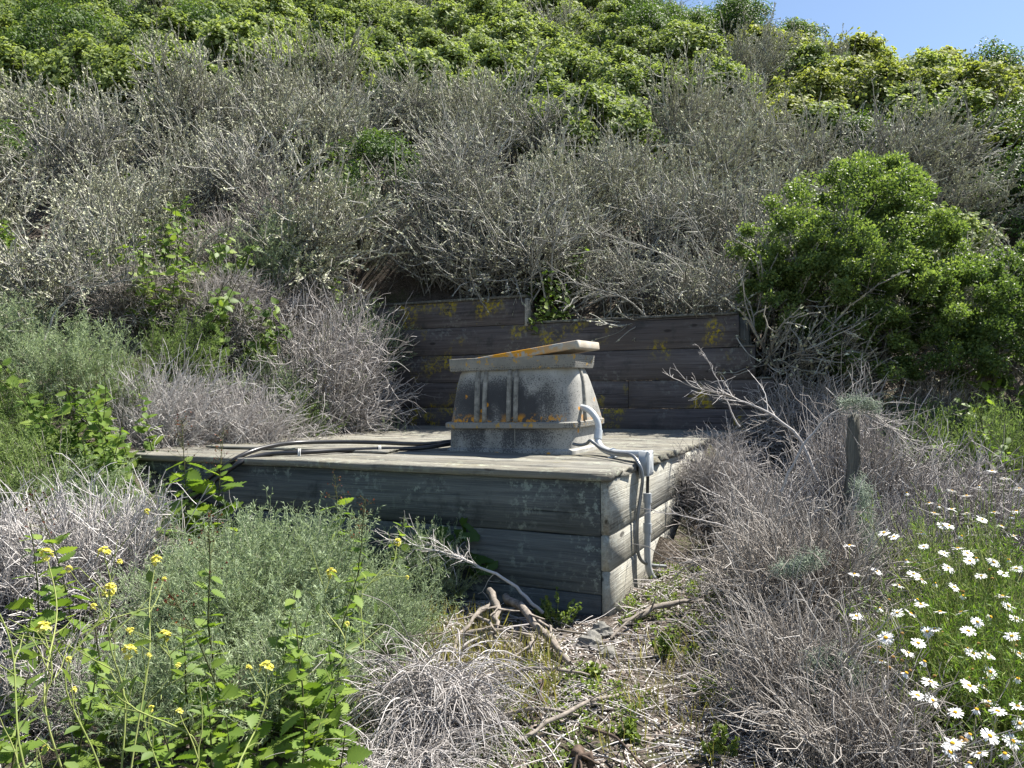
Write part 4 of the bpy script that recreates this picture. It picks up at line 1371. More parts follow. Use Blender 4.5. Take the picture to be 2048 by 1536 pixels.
def mustard(bx, bY, tip_px, tip_py, tipY, label, side=(), leaves=5, seed=0, bend=.1):
    r = np.random.default_rng(seed + 900)
    X0 = X_at(bx, bY); base = np.array([X0, bY, gz(X0, bY) - .02])
    tip = ray(tip_px, tip_py) * tipY
    root = thing('mustard_plant', label, 'plant', 'yellow-flowered mustard plants', tuple(base))
    d = tip - base
    mid = d * .5 + np.array([r.normal(0, bend), r.normal(0, bend), .12])
    S = spline([np.zeros(3), mid * .5 + d * .05, mid, d * .8 + np.array([0, 0, .03]), d], 24)
    g = G(); g.tubes(S, .0028, .0014, 5, 0, np.array([r.random()]))
    n = 9
    tips = []
    for k in range(n):
        t = r.uniform(.25, .95); p, dd = along(S[None], np.zeros(1, int), np.array([t]))
        q = strands(p, unit(dd + r.normal(0, .6, (1, 3))), np.array([r.uniform(.05, .16)]), 4, .1, -.05)
        g.tubes(q, .0018, .0009, 3, 0, np.array([r.random()])); tips.append(q[0])
    obj('stem', g.build('stem', ['must_stem']), root)
    obj('flower_cluster', FC[seed % 3], root, loc=d, rot=(0, 0, seed), sc=.8)
    for k, q in enumerate(tips):
        if k < len(side) or r.random() < .25:
            obj('flower_cluster', FC[(seed + k) % 3], root, loc=q[-1], rot=(0, 0, k), sc=.4)
        elif k < 2 + leaves:
            X = unit(q[-1] - q[0] + r.normal(0, .3, 3)); 
            obj('leaf', ML, root, mat4=leaf_matrix(q[2], X, unit(UP + r.normal(0, .5, 3)), r.uniform(.025, .05)))
    for k in range(leaves):
        t = r.uniform(.05, .5); p, dd = along(S[None], np.zeros(1, int), np.array([t]))
        az = r.uniform(0, 6.28)
        obj('leaf', ML, root, mat4=leaf_matrix(p[0], np.array([math.cos(az), math.sin(az), r.uniform(-.2, .6)]), unit(UP + r.normal(0, .6, 3)), r.uniform(.035, .07)))
    return root


for k, a in enumerate(((225, 1.75, 95, 1115, 1.9, 'mustard stem whose large flower head stands before the pale dead stems'), (285, 1.9, 210, 1110, 2.0, 'mustard with flower head beside the dark-stemmed herb'),
                       (250, 2.0, 315, 1125, 2.3, 'mustard with flower head before the sage mound edge'), (245, 1.7, 222, 1185, 1.8, 'short mustard with flower head among the herb leaves'),
                       (190, 1.6, 90, 1262, 1.75, 'mustard bending over the dead twig tangle'), (420, 1.8, 332, 1277, 1.9, 'mustard with drooping stem under the sage mound'),
                       (260, 1.6, 262, 1308, 1.7, 'low mustard flower head close to the twig tangle'), (520, 1.7, 536, 1338, 1.8, 'mustard rising through the broad leafy herbs'),
                       (600, 2.2, 665, 1148, 2.4, 'mustard beside the bushy leafy herb before the sage'), (730, 2.6, 797, 1086, 3.0, 'tall mustard standing before the shaded planks'),
                       (330, 1.55, -40, 1160, 1.7, 'mustard stem arching away over the dead stems'))):
    mustard(*a, seed=k, side=(1,) if k % 2 else ())

# ---- broad leaves in the platform's shade
mw = thing('mallow_plant', 'dark round-leaved mallow in the shade against the front planks', 'plant', None, (X_at(915, 4.0), 4.0, gz(X_at(915, 4.0), 4.0)))
r = np.random.default_rng(3)
for k in range(16):
    az = r.uniform(0, 6.28); rad = r.uniform(.03, .20); h = r.uniform(.12, .40)
    p = np.array([math.cos(az) * rad, math.sin(az) * rad * .4, h])
    obj('leaf', LOB_ME, mw, mat4=leaf_matrix(p, np.array([math.cos(az), math.sin(az) - .5, -.3]), unit(np.array([0, -.7, .8]) + r.normal(0, .3, 3)), r.uniform(.09, .15)))
    obj('stalk', G().tubes(spline([(0, 0, 0), p * np.array([.6, .6, .5]), p], 6), .0025, .0018, 4, 0, np.array([.7])).build('stalk', ['must_stem']), mw)


# ---- small plants on the open ground
def weed_plant(px, Y, h, label, seed):
    r = np.random.default_rng(seed)
    X = X_at(px, Y)
    root = thing('weed', label, 'plant', 'small bright weeds on the bare ground', (X, Y, gz(X, Y) - .01))
    n = 9
    S = strands(disc(n, .02), hemi(n, 40, 88), h * r.uniform(.5, 1., n), 5, .12, -.02)
    g = G(); g.tubes(S, .002, .001, 3, 0)
    obj('stems', g.build('stems', ['must_stem']), root)
    m = 230
    i = r.integers(0, n, m); p, d = along(S, i, r.uniform(.3, 1, m))
    g = G(); g.inst(ROUND2, LEAF2Q, p, unit(d * .5 + rvec(m)), unit(rvec(m) + np.array([0, 0, 1.])), r.uniform(.010, .022, m), 0)
    obj('foliage', g.build('foliage', ['weed']), root)


weed_plant(1118, 3.62, .20, 'small lime-green weed at the foot of the front planks', 1)
weed_plant(1085, 3.72, .13, 'dark little weed in the shade by the planks', 2)
weed_plant(1262, 2.62, .09, 'little green weed on the shell-strewn ground', 3)
weed_plant(1330, 3.3, .12, 'little green weed under the edge of the dead brush', 4)
weed_plant(1250, 2.35, .10, 'little green weed next to the dark log', 5)
weed_plant(1420, 2.9, .16, 'feathery green weed at the edge of the brown brush', 6)
weed_plant(1440, 2.5, .13, 'feathery green weed in the brush shadow', 7)
weed_plant(1180, 3.05, .08, 'little green weed between the sticks', 8)

# ---- right side: dead brush, old post, lichen
PRO['brush'] = [dead_bush(.6, .55, 330, tw=5, arch=.06, wander=.22, emin=2, r=.0036, tl=(.2, .6)).build('dead_bush', ['dead']),
                dead_bush(.6, .55, 330, tw=5, arch=.06, wander=.22, emin=2, r=.0032, tl=(.2, .6)).build('dead_bush', ['dead_brown'])]
near('brush', 0, 1530, 4.6, (.85, .8, 1.0), 'grey dead brush crowding the lit side of the platform', 'dead_bush', rotz=.3)
near('brush', 0, 1690, 4.85, (1.0, .75, 1.75), 'grey dead brush heaped against the old post', 'dead_bush', rotz=1.9)
near('brush', 0, 1790, 4.6, (1.1, .9, 1.35), 'grey dead brush sprawling beyond the old post', 'dead_bush', rotz=4.)
near('brush', 0, 1960, 4.6, (1.1, 1., 1.15), 'grey dead brush behind the daisies', 'dead_bush', rotz=5.)
near('brush', 0, 1425, 5.05, (.62, .55, .72), 'grey dead brush covering the far part of the lit plank side', 'dead_bush', rotz=3.3)
near('brush', 0, 1790, 4.15, (.6, .5, .95), 'grey dead brush in front of the old post', 'dead_bush', rotz=1.3)
near('brush', 1, 1530, 3.95, (.62, .6, .85), 'brown dead brush at the foot of the conduit', 'dead_bush', rotz=2.)
near('brush', 1, 1610, 3.45, (.95, .8, 1.25), 'brown dead brush between platform and daisies', 'dead_bush', rotz=.9)
near('brush', 1, 1600, 2.75, (.7, .7, .95), 'brown dead twig heap beside the daisies', 'dead_bush', rotz=3.9)
near('brush', 1, 1720, 2.35, (.75, .65, .75), 'dark dead twig heap under the daisies', 'dead_bush', rotz=5.1)
near('brush', 1, 1900, 2.1, (.7, .6, .55), 'dark dry tangle under the daisy stems', 'dead_bush', rotz=.1)
near('brush', 0, 1450, 5.9, (.7, .7, .7), 'grey dead brush at the far deck corner', 'dead_bush', rotz=2.7)
near('dead', 1, 1600, 6.6, (1.3, 1.1, 1.2), 'dead brush below the round green bush', 'dead_bush', rotz=2.7)
near('bare', 0, 1560, 7.0, (.9, .9, 1.1), 'bare tangled shrub at the stepped wall end', 'bare_shrub', rotz=.7)
near('bare', 2, 1640, 7.3, (.9, .9, .8), 'bare tangled shrub in shade under the round bush', 'bare_shrub', rotz=2.7)
near('sage_green', 0, 1850, 6.1, (1.0, 1.0, 1.3), 'tall green weed clump below the round bush', 'sagebrush', rotz=.7)
near('sage_green', 1, 1990, 6.0, (1.1, 1.0, 1.4), 'tall yellow-green weed clump at the edge of the slope', 'sagebrush', rotz=1.7)
near('sage_green', 0, 1930, 5.6, (.8, .8, .9), 'low green weed clump behind the dead brush', 'sagebrush', rotz=2.7)
for k, (px, Y, s, lab) in enumerate(((1800, 5.9, 1.0, 'bright leafy herb under the round bush'), (1890, 6.3, 1.2, 'bright leafy herb among the tall weeds'), (2010, 5.7, 1.2, 'bright leafy herb beside the yellow-green weeds'), (1950, 7., 1.4, 'bright leafy herb in front of the second green bush'))):
    near('bee', k, px, Y, s, lab, 'bee_plant', 'plant', 'bee plants by the round bush', rotz=k * 2.1)

pX, pY = X_at(1690, 4.35), 4.35
v, q, t = plank_mesh(1.02, .065, .065, 0, 0, 77, ragged=(.0, .02), nseg=10, wave=.012, round_=.015)
po = obj('fence_post', G().add(np.stack([v[:, 1] - .032, v[:, 2] - .032, v[:, 0]], -1), q, t).build('fence_post', ['wood_post']), None, (pX, pY, gz(pX, pY) - .12), (.03, .04, .4))
tag(po, 'old dark wooden post half buried in the dead brush', 'post')


def arching_branch(name, label, p0, pts, r0, n, tl, mat, seed):
    r = np.random.default_rng(seed)
    root = thing(name, label, 'branch', None, tuple(p0))
    S = spline([np.zeros(3)] + [np.array(p) - p0 for p in pts], 24)
    S = S + np.cumsum(r.normal(0, .004, S.shape), 0)
    g = G(); g.tubes(S, r0, r0 * .25, 6, 0, np.array([.6])); obj('limb', g.build('limb', [mat]), root)
    g = G()
    T = twigs(S[None], n, .3, 1., tl * .3, tl, 5, .45, .16)
    g.tubes(T, r0 * .28, r0 * .12)
    T2 = twigs(T, n * 3, .2, 1., tl * .1, tl * .35, 3, .6, .2)
    g.tubes(T2, r0 * .16, r0 * .09)
    obj('twigs', g.build('twigs', [mat]), root)
    return root


def wp(px, py, Y):
    return ray(px, py) * Y


arching_branch('dead_branch', 'grey dead branch reaching from the brush toward the retaining wall', wp(1640, 960, 4.6), [wp(1600, 870, 4.7), wp(1540, 825, 4.8), wp(1470, 795, 4.9), wp(1385, 768, 5.0)], .012, 26, .32, 'dead', 1)
arching_branch('dead_branch', 'bare thin twig standing up behind the dead brush', wp(1480, 850, 5.2), [wp(1450, 780, 5.25), wp(1418, 712, 5.3)], .006, 11, .14, 'dead', 2)
arching_branch('dead_branch', 'dead branches arching over the top of the old post', wp(1560, 980, 4.3), [wp(1610, 870, 4.3), wp(1680, 815, 4.3), wp(1760, 835, 4.3), wp(1850, 900, 4.35)], .008, 60, .35, 'dead', 3)
arching_branch('dead_branch', 'long dead branch propped against the front planks', wp(1090, 1228, 3.7), [wp(1020, 1165, 3.72), wp(930, 1115, 3.78), wp(850, 1090, 3.85), wp(775, 1078, 3.9)], .010, 34, .26, 'dead_pale', 4)
arching_branch('dead_branch', 'thin dead twig crossing the conduit on the platform side', wp(1480, 1060, 4.0), [wp(1400, 1030, 4.0), wp(1340, 1013, 4.02), wp(1288, 1005, 4.1)], .005, 6, .12, 'dead', 5)
arching_branch('dead_branch', 'pale dead branch standing out of the left bank scrub', wp(60, 760, 5.9), [wp(100, 640, 6.), wp(160, 590, 6.1), wp(260, 570, 6.2)], .012, 26, .35, 'bare', 6)
for k, (px0, py0, px1, py1, Y, lab) in enumerate(((1480, 620, 1200, 470, 7.3, 'bare branch arching up over the wall from its stepped end'), (1300, 640, 1140, 560, 7.2, 'bare branch arching low over the wall cap'), (1440, 600, 1330, 400, 7.6, 'bare grey branch rising behind the stepped wall end'), (1000, 470, 830, 380, 8.6, 'bare pale branch in the dark gap of the scrub'), (640, 440, 560, 500, 8.0, 'bare pale branch above the broad sage'))):
    arching_branch('dead_branch', lab, wp(px0, py0, Y), [wp((px0 * 2 + px1) / 3, (py0 + 2 * py1) / 3 + 10, Y - .2), wp(px1, py1, Y - .3)], .011, 22, .4, 'bare', 20 + k)


def lichen_beard(label, pts, n, seed, rad=.05):
    S = spline(pts, 20)
    o0 = S[0]
    nn = n
    i = np.zeros(nn, int); p, d = along((S - o0)[None], i, rng.uniform(0, 1, nn))
    Q = strands(p + rng.normal(0, rad * .3, (nn, 3)), unit(rvec(nn) + np.array([0, 0, -.5])), rng.uniform(.02, .07, nn), 4, .5, .1)
    g = G(); g.tubes(S - o0, .006, .004, 4, 0, np.array([.2])); g.tubes(Q, .0011, .0007, 3, 0)
    o = obj('hanging_lichen', g.build('hanging_lichen', ['usnea']), None, tuple(o0))
    return tag(o, label, 'lichen')


lichen_beard('grey-green beard lichen hanging on the brush beside the post', [wp(1722, 955, 3.9), wp(1735, 1030, 3.75), wp(1745, 1100, 3.55), wp(1755, 1180, 3.4)], 1500, 1, .07)
lichen_beard('grey-green beard lichen on a branch in the brown twig heap', [wp(1660, 1300, 2.62), wp(1700, 1340, 2.55), wp(1725, 1385, 2.5)], 700, 2, .05)
lichen_beard('grey-green beard lichen drooping low in the twig heap', [wp(1645, 1300, 2.6), wp(1640, 1380, 2.55), wp(1655, 1450, 2.5)], 600, 3, .05)
lichen_beard('small pale lichen tuft on the brown dead brush', [wp(1560, 1135, 3.1), wp(1600, 1120, 3.1), wp(1640, 1105, 3.15)], 500, 4, .04)
lichen_beard('pale lichen crust capping the old post top', [wp(1680, 800, 4.25), wp(1720, 795, 4.25), wp(1755, 812, 4.25)], 500, 5, .06)


# ---- round green bush
def round_bush(label, lobes, base, nleaf, size, mat, seed, trunk_r=.05):
    r = np.random.default_rng(seed)
    root = thing('coyote_bush', label, 'bush', 'large round green bushes', tuple(base))
    cen = np.array([l[0] for l in lobes]); rad = np.array([l[1] for l in lobes])
    g = G()
    g2 = G()
    allp = []
    for c, ra in zip(cen, rad):
        S = spline([np.array([r.normal(0, .06), r.normal(0, .06), -.1]), c * .35 + r.normal(0, .05, 3), c * .7, c], 12)
        g.tubes(S, trunk_r * r.uniform(.5, .8), trunk_r * .22, 6, 0, np.array([.5]))
        n = 60
        B = strands(along(S[None], np.zeros(n, int), r.uniform(.45, 1., n))[0], rvec(n) + np.array([0, 0, .3]), r.uniform(.5, .95, n) * ra.mean(), 5, .2)
        g2.tubes(B, .007, .002, 3, 0)
    obj('trunk', g.build('trunk', ['bark']), root)
    obj('branches', g2.build('branches', ['bare']), root)
    # leaf clumps over each lobe
    g = G()
    nc = 44
    per = nleaf // (len(lobes) * nc)
    for c, ra in zip(cen, rad):
        cd = unit(r.normal(size=(nc, 3)) + np.array([0, 0, .25]))
        cc = c + cd * ra * r.uniform(.62, 1.04, (nc, 1))
        cs = r.uniform(.13, .30, nc) * ra.mean()
        off = unit(r.normal(size=(nc, per, 3))) * (r.random((nc, per, 1)) ** .5) * cs[:, None, None]
        off[..., 2] *= .8
        p = (cc[:, None] + off).reshape(-1, 3)
        out = unit(p - c)
        n = len(p)
        nn = unit(out * .5 + rvec(n) * .8 + np.array([0, 0, .5]))
        X = unit(np.cross(nn, rvec(n)) + out * .5 + np.array([0, 0, .25]))
        young = np.clip(.35 + .35 * (off.reshape(-1, 3)[:, 2] / np.repeat(cs, per)) + r.normal(0, .18, n), 0, 1)
        g.inst(LEAF2, LEAF2Q, p, X, nn, size * r.uniform(.65, 1.25, n), 0, young)
    obj('crown', g.build('crown', [mat]), root)
    return root


Yb = 7.0
bx_, bz_ = X_at(1730, Yb), gz(X_at(1730, Yb), Yb)


def lobe(px, py, Y, rx, ry, rz):
    return (wp(px, py, Y) - np.array([bx_, Yb, bz_]), np.array([rx, ry, rz]))


round_bush('big round glossy green bush to the right of the stepped wall', [lobe(1690, 440, 7.0, .72, .7, .50), lobe(1580, 500, 6.9, .45, .5, .42), lobe(1800, 450, 7.1, .50, .5, .48), lobe(1640, 570, 6.8, .55, .5, .42),
                                                                         lobe(1790, 600, 6.7, .55, .5, .42), lobe(1720, 680, 6.7, .40, .4, .38), lobe(1545, 590, 6.9, .36, .4, .36), lobe(1700, 540, 6.6, .5, .4, .4), lobe(1740, 390, 7.2, .5, .5, .4), lobe(1860, 520, 7.0, .4, .4, .4)], (bx_, Yb, bz_), 120000, .029, 'coyote', 5)
bx_, bz_ = X_at(1950, 7.1), gz(X_at(1950, 7.1), 7.1)
Yb = 7.1
round_bush('second green bush merging with the big round bush at the slope edge', [lobe(1900, 600, 6.9, .50, .5, .42), lobe(1990, 560, 7.1, .5, .5, .40), lobe(1880, 690, 6.8, .5, .5, .36), lobe(2000, 680, 6.9, .5, .5, .4), lobe(2100, 620, 7.2, .5, .5, .5)], (bx_, Yb, bz_), 56000, .029, 'coyote', 6)


# ---- daisy bush
def daisy_mesh(closed, seed):
    r = np.random.default_rng(seed)
    g = G()
    n = 17 if not closed else 14
    pet = np.array([(.16, -.07, 0), (.55, -.13, .02), (1., -.07, 0), (1., .07, 0), (.55, .13, .02), (.16, .07, 0)])
    for k in range(n):
        a = 2 * np.pi * k / n + r.normal(0, .06)
        dz = (-.10 + r.normal(0, .12)) if not closed else (-1.0 + r.normal(0, .2))
        X = np.array([math.cos(a), math.sin(a), dz]); Nn = unit(np.array([-dz * math.cos(a), -dz * math.sin(a), 1.]))
        g.inst(pet, [(0, 1, 4, 5), (1, 2, 3, 4)], np.zeros((1, 3)), X[None], Nn[None], np.array([r.uniform(.90, 1.05) * (1 if not closed else .8)]), 0, np.array([r.random()]))
    return g.build('flower', ['petal'])


def dome_mesh(rr, hh, mat, name):
    v = [(0, 0, hh)]; q = []; t = []
    n = 10
    for i, (f, z) in enumerate(((.55, hh * .85), (.9, hh * .45), (1., 0), (.7, -hh * .4))):
        for k in range(n):
            a = 2 * np.pi * k / n
            v.append((rr * f * math.cos(a), rr * f * math.sin(a), z))
    for k in range(n):
        t.append((0, 1 + k, 1 + (k + 1) % n))
        for i in range(3):
            a = 1 + i * n + k; b = 1 + i * n + (k + 1) % n
            q.append((a, a + n, b + n, b))
    return G().add(v, q, t).build(name, [mat], True)


FLW = [daisy_mesh(False, k) for k in range(4)] + [daisy_mesh(True, 9), daisy_mesh(True, 10)]
DISC = dome_mesh(.27, .14, 'disc', 'flower_centre')
SEED = dome_mesh(.34, .3, 'seedhead', 'seed_head')

dX, dY = X_at(1960, 2.7), 2.7
daisy = thing('daisy_bush', 'daisy bush covered in white yellow-centred flowers beside the dead brush', 'flower bush', None, (dX, dY, gz(dX, dY)))
dbase = np.array([dX, dY, gz(dX, dY)])
LOC = [np.array(p, float) for p in ((1830, 1150, 2.9), (1960, 1090, 3.0), (1900, 1240, 2.55), (2040, 1200, 2.55), (1980, 1330, 2.3), (2080, 1340, 2.2), (1820, 1290, 2.6), (2060, 1060, 3.2), (1950, 1010, 3.5), (1860, 1030, 3.5), (2000, 1450, 2.1), (2120, 1180, 2.8), (1780, 1210, 2.75))]
g = G(); gs = G()
r = np.random.default_rng(17)
for L3 in LOC:
    c = wp(*L3) - dbase
    n = 120
    st = strands(np.repeat([[c[0] * .5, c[1] * .5, -.02]], n, 0) + r.normal(0, .05, (n, 3)) * np.array([1, 1, 0]), unit(c - np.array([c[0] * .5, c[1] * .5, 0]) + r.normal(0, .14, (n, 3))), np.linalg.norm(c - np.array([c[0] * .5, c[1] * .5, 0])) * r.uniform(.7, 1.1, n), 6, .08, 0)
    gs.tubes(st, .0020, .0011, 3, 0)
    T = twigs(st, 260, .45, 1., .03, .11, 3, .5, .15, -.08)
    gs.tubes(T, .0011, .0007, 3, 0)
    for Q, m in ((st, 700), (T, 1500)):
        i = r.integers(0, len(Q), m); p, d = along(Q, i, r.uniform(.3, 1., m))
        g.inst(NEED * np.array([1, 1.3, 1]), NEEDQ, p, unit(d + rvec(m) * .9), rvec(m), r.uniform(.014, .032, m), 0)
obj('foliage', g.build('foliage', ['daisy_leaf']), daisy)
obj('stems', gs.build('stems', ['must_stem']), daisy)
FL = [(1701, 1086), (1711, 1143), (1756, 1137), (1716, 1227), (1762, 1211), (1798, 1220), (1825, 1221), (1838, 1193), (1845, 1203), (1770, 1060), (1790, 1068), (1845, 1060), (1850, 1087), (1815, 1115), (1830, 1142), (1845, 1153), (1873, 1160), (1883, 1217), (1873, 1252), (1858, 1257), (1840, 1280), (1820, 1300), (1853, 1317), (1765, 1317), (1775, 1270), (1817, 1340), (1840, 1385), (1865, 1358), (1912, 1168), (1918, 1090), (1937, 1100), (1955, 1110), (1942, 1115), (1900, 1045), (1925, 1065), (1900, 1130), (1888, 1045), (1925, 1218), (1940, 1255), (1958, 1237), (1985, 1227), (1980, 1303), (1950, 1300), (1940, 1290), (1985, 1337), (1976, 1350), (1943, 1365), (1974, 1367), (1983, 1397), (1958, 1412), (2000, 1415), (1915, 1418), (1945, 1462), (1910, 1480), (1985, 1465), (1928, 1478), (1905, 1498), (1963, 1500), (1945, 1520), (2008, 1185), (2027, 1265), (2040, 1350), (2042, 1300), (2040, 1405), (2035, 1230), (2010, 1140), (1990, 1118), (2020, 1112), (2005, 1045), (2030, 1065), (2025, 1025), (2035, 1015), (1990, 1018), (1966, 1032), (1935, 1020), (1905, 1012), (1880, 1005), (1860, 1000), (1935, 985), (1960, 965), (1905, 975), (1870, 1020), (2010, 950), (2040, 970), (1985, 935), (1815, 980), (1985, 1115), (2035, 1130), (2015, 1500), (2030, 1475), (2045, 1440), (1800, 1165), (1870, 1395), (2020, 1205), (1930, 1185), (1890, 1100), (1965, 1145)]
for k, (px, py) in enumerate(FL):
    Y = np.interp(py, [930, 1100, 1250, 1400, 1530], [3.6, 3.05, 2.55, 2.2, 1.95]) + r.normal(0, .05)
    p = wp(px, py, Y) - dbase
    kind = k % 9
    up = unit(np.array([r.normal(.1, .25), -.25 + r.normal(0, .3), 1.]))
    if py < 1030:
        up = unit(np.array([r.normal(.1, .15), r.normal(.15, .15), 1.]))
    X = unit(np.cross(up, rvec(1)[0]))
    s = r.uniform(.021, .026)
    if kind in (4, 7):
        fo = obj('flower', FLW[4 + k % 2], daisy, mat4=leaf_matrix(p, X, up, s * .85))
    else:
        fo = obj('flower', FLW[k % 4], daisy, mat4=leaf_matrix(p, X, up, s))
    obj('flower_centre', DISC, fo, loc=(0, 0, .02))
    gs2 = G(); q = strands(p[None] - up[None] * .004, -up[None] * .6 + np.array([[0, .2, -.8]]), np.array([.16]), 4, .05, .05)
    gs2.tubes(q, .0016, .0016, 3, 0, np.array([.6])); obj('flower_stalk', gs2.build('flower_stalk', ['must_stem']), daisy)
for k in range(26):
    px, py = r.uniform(1750, 2040), r.uniform(1080, 1480)
    Y = np.interp(py, [930, 1100, 1250, 1400, 1530], [3.6, 3.05, 2.55, 2.2, 1.95])
    obj('seed_head', SEED, daisy, mat4=leaf_matrix(wp(px, py, Y) - dbase, np.array([1., 0, 0]), unit(np.array([r.normal(0, .3), r.normal(0, .3), 1])), .018))


# ------------------------------------------------------------------ ground litter
def patch(n, pxlo, pxhi, Ylo, Yhi):
    Y = np.sqrt(r.uniform(Ylo ** 2, Yhi ** 2, n)); px = r.uniform(pxlo, pxhi, n)
    X = X_at(px, Y); a, b = ab(X, Y)
    ok = ~((a < .03) & (b > -.06))
    X, Y = X[ok], Y[ok]
    return np.stack([X, Y, ground_z(X, Y)], -1)


CH = np.array([(-.5, -.3, 0), (.5, -.35, 0), (.55, .3, 0), (-.45, .32, 0), (-.4, -.22, .22), (.42, -.25, .25), (.4, .22, .2), (-.35, .25, .24)])
CHQ = [(4, 5, 6, 7), (0, 1, 5, 4), (1, 2, 6, 5), (2, 3, 7, 6), (3, 0, 4, 7)]
p = patch(15000, 820, 1650, 1.9, 4.3)
dens = bumps(p[:, 0] * 3.1, p[:, 1] * 3.1)
p = p[dens > rng.normal(0, .35, len(p))]
g = G(); g.inst(CH, CHQ, p + np.array([0, 0, .002]), rvec(len(p)) * np.array([1, 1, .2]), unit(UP + rng.normal(0, .3, (len(p), 3))), rng.uniform(.004, .012, len(p)))
o = obj('shell_fragments', g.build('shell_fragments', ['shell'])); o['kind'] = 'stuff'; tag(o, 'crushed white shell fragments strewn over the bare ground', 'shells')
p = patch(6500, 640, 1700, 1.8, 4.4)
g = G(); g.inst(CH * np.array([1, .3, .5]), CHQ, p + np.array([0, 0, .002]), rvec(len(p)) * np.array([1, 1, .2]), unit(UP + rng.normal(0, .35, (len(p), 3))), rng.uniform(.012, .045, len(p)))
o = obj('wood_chips', g.build('wood_chips', ['chip'])); o['kind'] = 'stuff'; tag(o, 'brown and grey wood chip mulch on the bare ground', 'mulch')
p = patch(1600, 600, 1750, 1.8, 4.4)
S = strands(p + np.array([0, 0, .015]), rvec(len(p)) * np.array([1, 1, .12]), rng.uniform(.06, .35, len(p)), 5, .10, 0)
S[..., 2] = ground_z(S[..., 0], S[..., 1]) + .006 + .02 * rng.random((len(p), 1))
g = G(); g.tubes(S, .0026, .0014, 3)
o = obj('fallen_twigs', g.build('fallen_twigs', ['dead'])); o['kind'] = 'stuff'; tag(o, 'thin dry twigs scattered on the bare ground', 'twigs')
p = patch(2600, 640, 1700, 1.9, 4.3)
p = p[bumps(p[:, 0] * 2.3 + 4, p[:, 1] * 2.3) > -.05]
g = G()
for c in p:
    m = int(rng.integers(10, 26))
    D = hemi(m, 5, 70)
    g.inst(LEAF2 if rng.random() < .5 else ROUND2, LEAF2Q, c + D * rng.uniform(.0, .03, (m, 1)), D, unit(UP + rvec(m) * .5), rng.uniform(.006, .016, m), 0, np.clip(rng.normal(.5, .25, m), 0, 1))
o = obj('ground_weeds', g.build('ground_weeds', ['weed'])); o['kind'] = 'stuff'; tag(o, 'low green seedlings carpeting the bare ground', 'weeds')
p = np.vstack([patch(500, 860, 1010, 3.0, 3.7), patch(350, 1000, 1120, 2.7, 3.3), patch(250, 1200, 1450, 2.4, 3.4), patch(500, 1500, 1650, 1.9, 2.3)])
g = G(); g.inst(NEED * np.array([1, .35, 1]), NEEDQ, p, unit(UP + rng.normal(0, .3, (len(p), 3))), rvec(len(p)), rng.uniform(.05, .13, len(p)))
o = obj('grass', g.build('grass', ['dry_grass'])); o['kind'] = 'stuff'; tag(o, 'thin yellowing grass beside the sage mound', 'grass')
# leaf litter piled on the deck's far end
n = 1500
qa = rng.uniform(-3.42, -2.2, n); qb = rng.uniform(.1, 3.2, n)
ok = (qa + 3.44) < .35 * np.abs(rng.normal(0, 1., n)) + .05
Pd = np.array([C + a * U + b * VT + .006 * NT for a, b in zip(qa[ok], qb[ok])])
g = G(); g.inst(CH * np.array([1, .4, .4]), CHQ, Pd, rvec(len(Pd)) * np.array([1, 1, .2]), unit(UP + rng.normal(0, .3, (len(Pd), 3))), rng.uniform(.01, .03, len(Pd)))
o = obj('deck_litter', g.build('deck_litter', ['chip'])); o['kind'] = 'stuff'; tag(o, 'dry leaf litter gathered along the deck edge', 'litter')


def stick(label, a, b, r0, mat='driftwood', seed=0, bow=.03, name='fallen_branch'):
    r2 = np.random.default_rng(seed)
    pa, pb = np.array(a, float), np.array(b, float)
    P = []
    for k in np.linspace(0, 1, 9):
        P.append(pa * (1 - k) + pb * k + np.array([0, 0, bow * math.sin(k * math.pi)]) + np.append(r2.normal(0, r0 * .7, 2), r2.normal(0, r0 * .3)))
    P = np.array(P)
    g = G(); g.tubes(P - P[0], r0, r0 * .6, 8, 0, np.array([.6]), 1 + .15 * r2.normal(size=(1, 9)), True)
    if r0 < .03:
        T = twigs((P - P[0])[None], 5, .3, .95, .05, .18, 4, .5, .1)
        T[..., 2] = np.maximum(T[..., 2], -.02)
        g.tubes(T, r0 * .4, r0 * .2)
    o = obj(name, g.build(name, [mat], True), None, tuple(P[0]))
    return tag(o, label, 'branch', 'sticks on the bare ground')


def gp(px, Y, dz=.012):
    X = X_at(px, Y)
    return (X, Y, gz(X, Y) + dz)


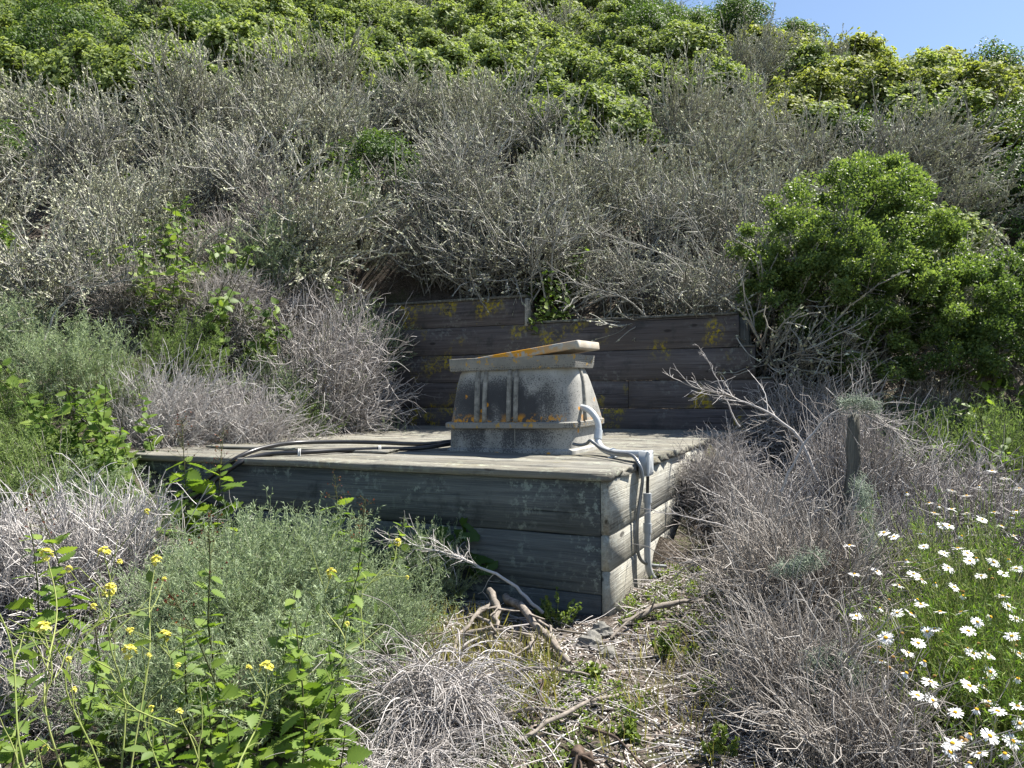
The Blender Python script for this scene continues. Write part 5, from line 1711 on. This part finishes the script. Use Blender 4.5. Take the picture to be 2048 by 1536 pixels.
for k, (a, b, r0, m_, lab) in enumerate(((gp(1010, 3.72, .10), gp(1145, 3.15), .020, 'driftwood', 'thick curved grey branch lying below the front planks'), (gp(990, 3.6, .12), gp(880, 3.1), .011, 'driftwood', 'grey stick leaning toward the sage mound'),
                                         (gp(985, 3.65, .14), gp(1000, 3.3), .017, 'driftwood', 'forked grey stick standing in the stick pile'), (gp(930, 3.35, .05), gp(1080, 3.3, .04), .009, 'driftwood', 'straight stick across the stick pile'),
                                         (gp(900, 3.25), gp(1060, 3.42, .06), .007, 'dead', 'thin stick under the straight one in the pile'), (gp(940, 3.5, .08), gp(1040, 3.15), .008, 'driftwood', 'short stick slanting through the pile'),
                                         (gp(1070, 3.4), gp(1060, 3.05, .08), .010, 'driftwood', 'stubby upright stick at the pile end'), (gp(1040, 2.55, .03), gp(1250, 2.9, .02), .0085, 'driftwood', 'long grey stick slanting over the shell ground'),
                                         (gp(1000, 2.72, .02), gp(1160, 2.70, .03), .0075, 'driftwood', 'bleached stick lying beside the stem dome'), (gp(1000, 2.95, .04), gp(1180, 3.0, .03), .008, 'driftwood', 'grey stick behind the bleached one'),
                                         (gp(1085, 2.86, .07), gp(1075, 2.72, .02), .008, 'darklog', 'short dark stick on end over the weeds'), (gp(1170, 2.65, .02), gp(1300, 2.35, .04), .006, 'darklog', 'dark thin stick near the log'),
                                         (gp(1130, 2.17, .03), gp(1310, 2.27, .03), .026, 'darklog', 'dark brown log lying in the foreground'), (gp(1125, 2.27, .03), gp(1145, 2.10, .03), .024, 'darklog', 'stub of dark wood at the log end'),
                                         (gp(1150, 2.5), gp(1190, 2.42), .018, 'darklog', 'chunk of rotten bark on the shells'), (gp(1250, 3.6), gp(1400, 3.7, .06), .014, 'driftwood', 'branch lying at the conduit foot'),
                                         (gp(1220, 3.45), gp(1330, 3.75, .03), .007, 'driftwood', 'thin stick below the platform corner'), (gp(1010, 3.0, .02), gp(900, 2.85, .03), .008, 'driftwood', 'grey stick behind the stem dome'))):
    stick(lab, a, b, r0, m_, k + 50)


def rock(px, Y, s, label, seed):
    r2 = np.random.default_rng(seed)
    import bmesh
    bm = bmesh.new(); bmesh.ops.create_icosphere(bm, subdivisions=3, radius=1)
    for vv in bm.verts:
        c = vv.co
        k = 1 + .16 * math.sin(c.x * 3 + seed) * math.cos(c.y * 4) + .10 * math.sin(c.z * 7 + c.x * 5) + r2.normal(0, .02)
        vv.co = Vector((round(c.x * k * 3) / 3 * .35 + c.x * k * .65, c.y * k * .85, c.z * k * .7))
    me = bpy.data.meshes.new('rock'); bm.to_mesh(me); bm.free(); me.materials.append(M['rock'])
    X = X_at(px, Y)
    o = obj('rock', me, None, (X, Y, gz(X, Y) + s * .2), (0, 0, seed), s)
    tag(o, label, 'rock', 'rocks at the platform corner')


rock(1182, 3.40, .065, 'pointed grey rock before the platform corner', 1)
rock(1205, 3.52, .055, 'smaller grey rock tucked under the platform corner', 2)
rock(1215, 3.30, .045, 'flat bluish stone on the shell ground', 4)
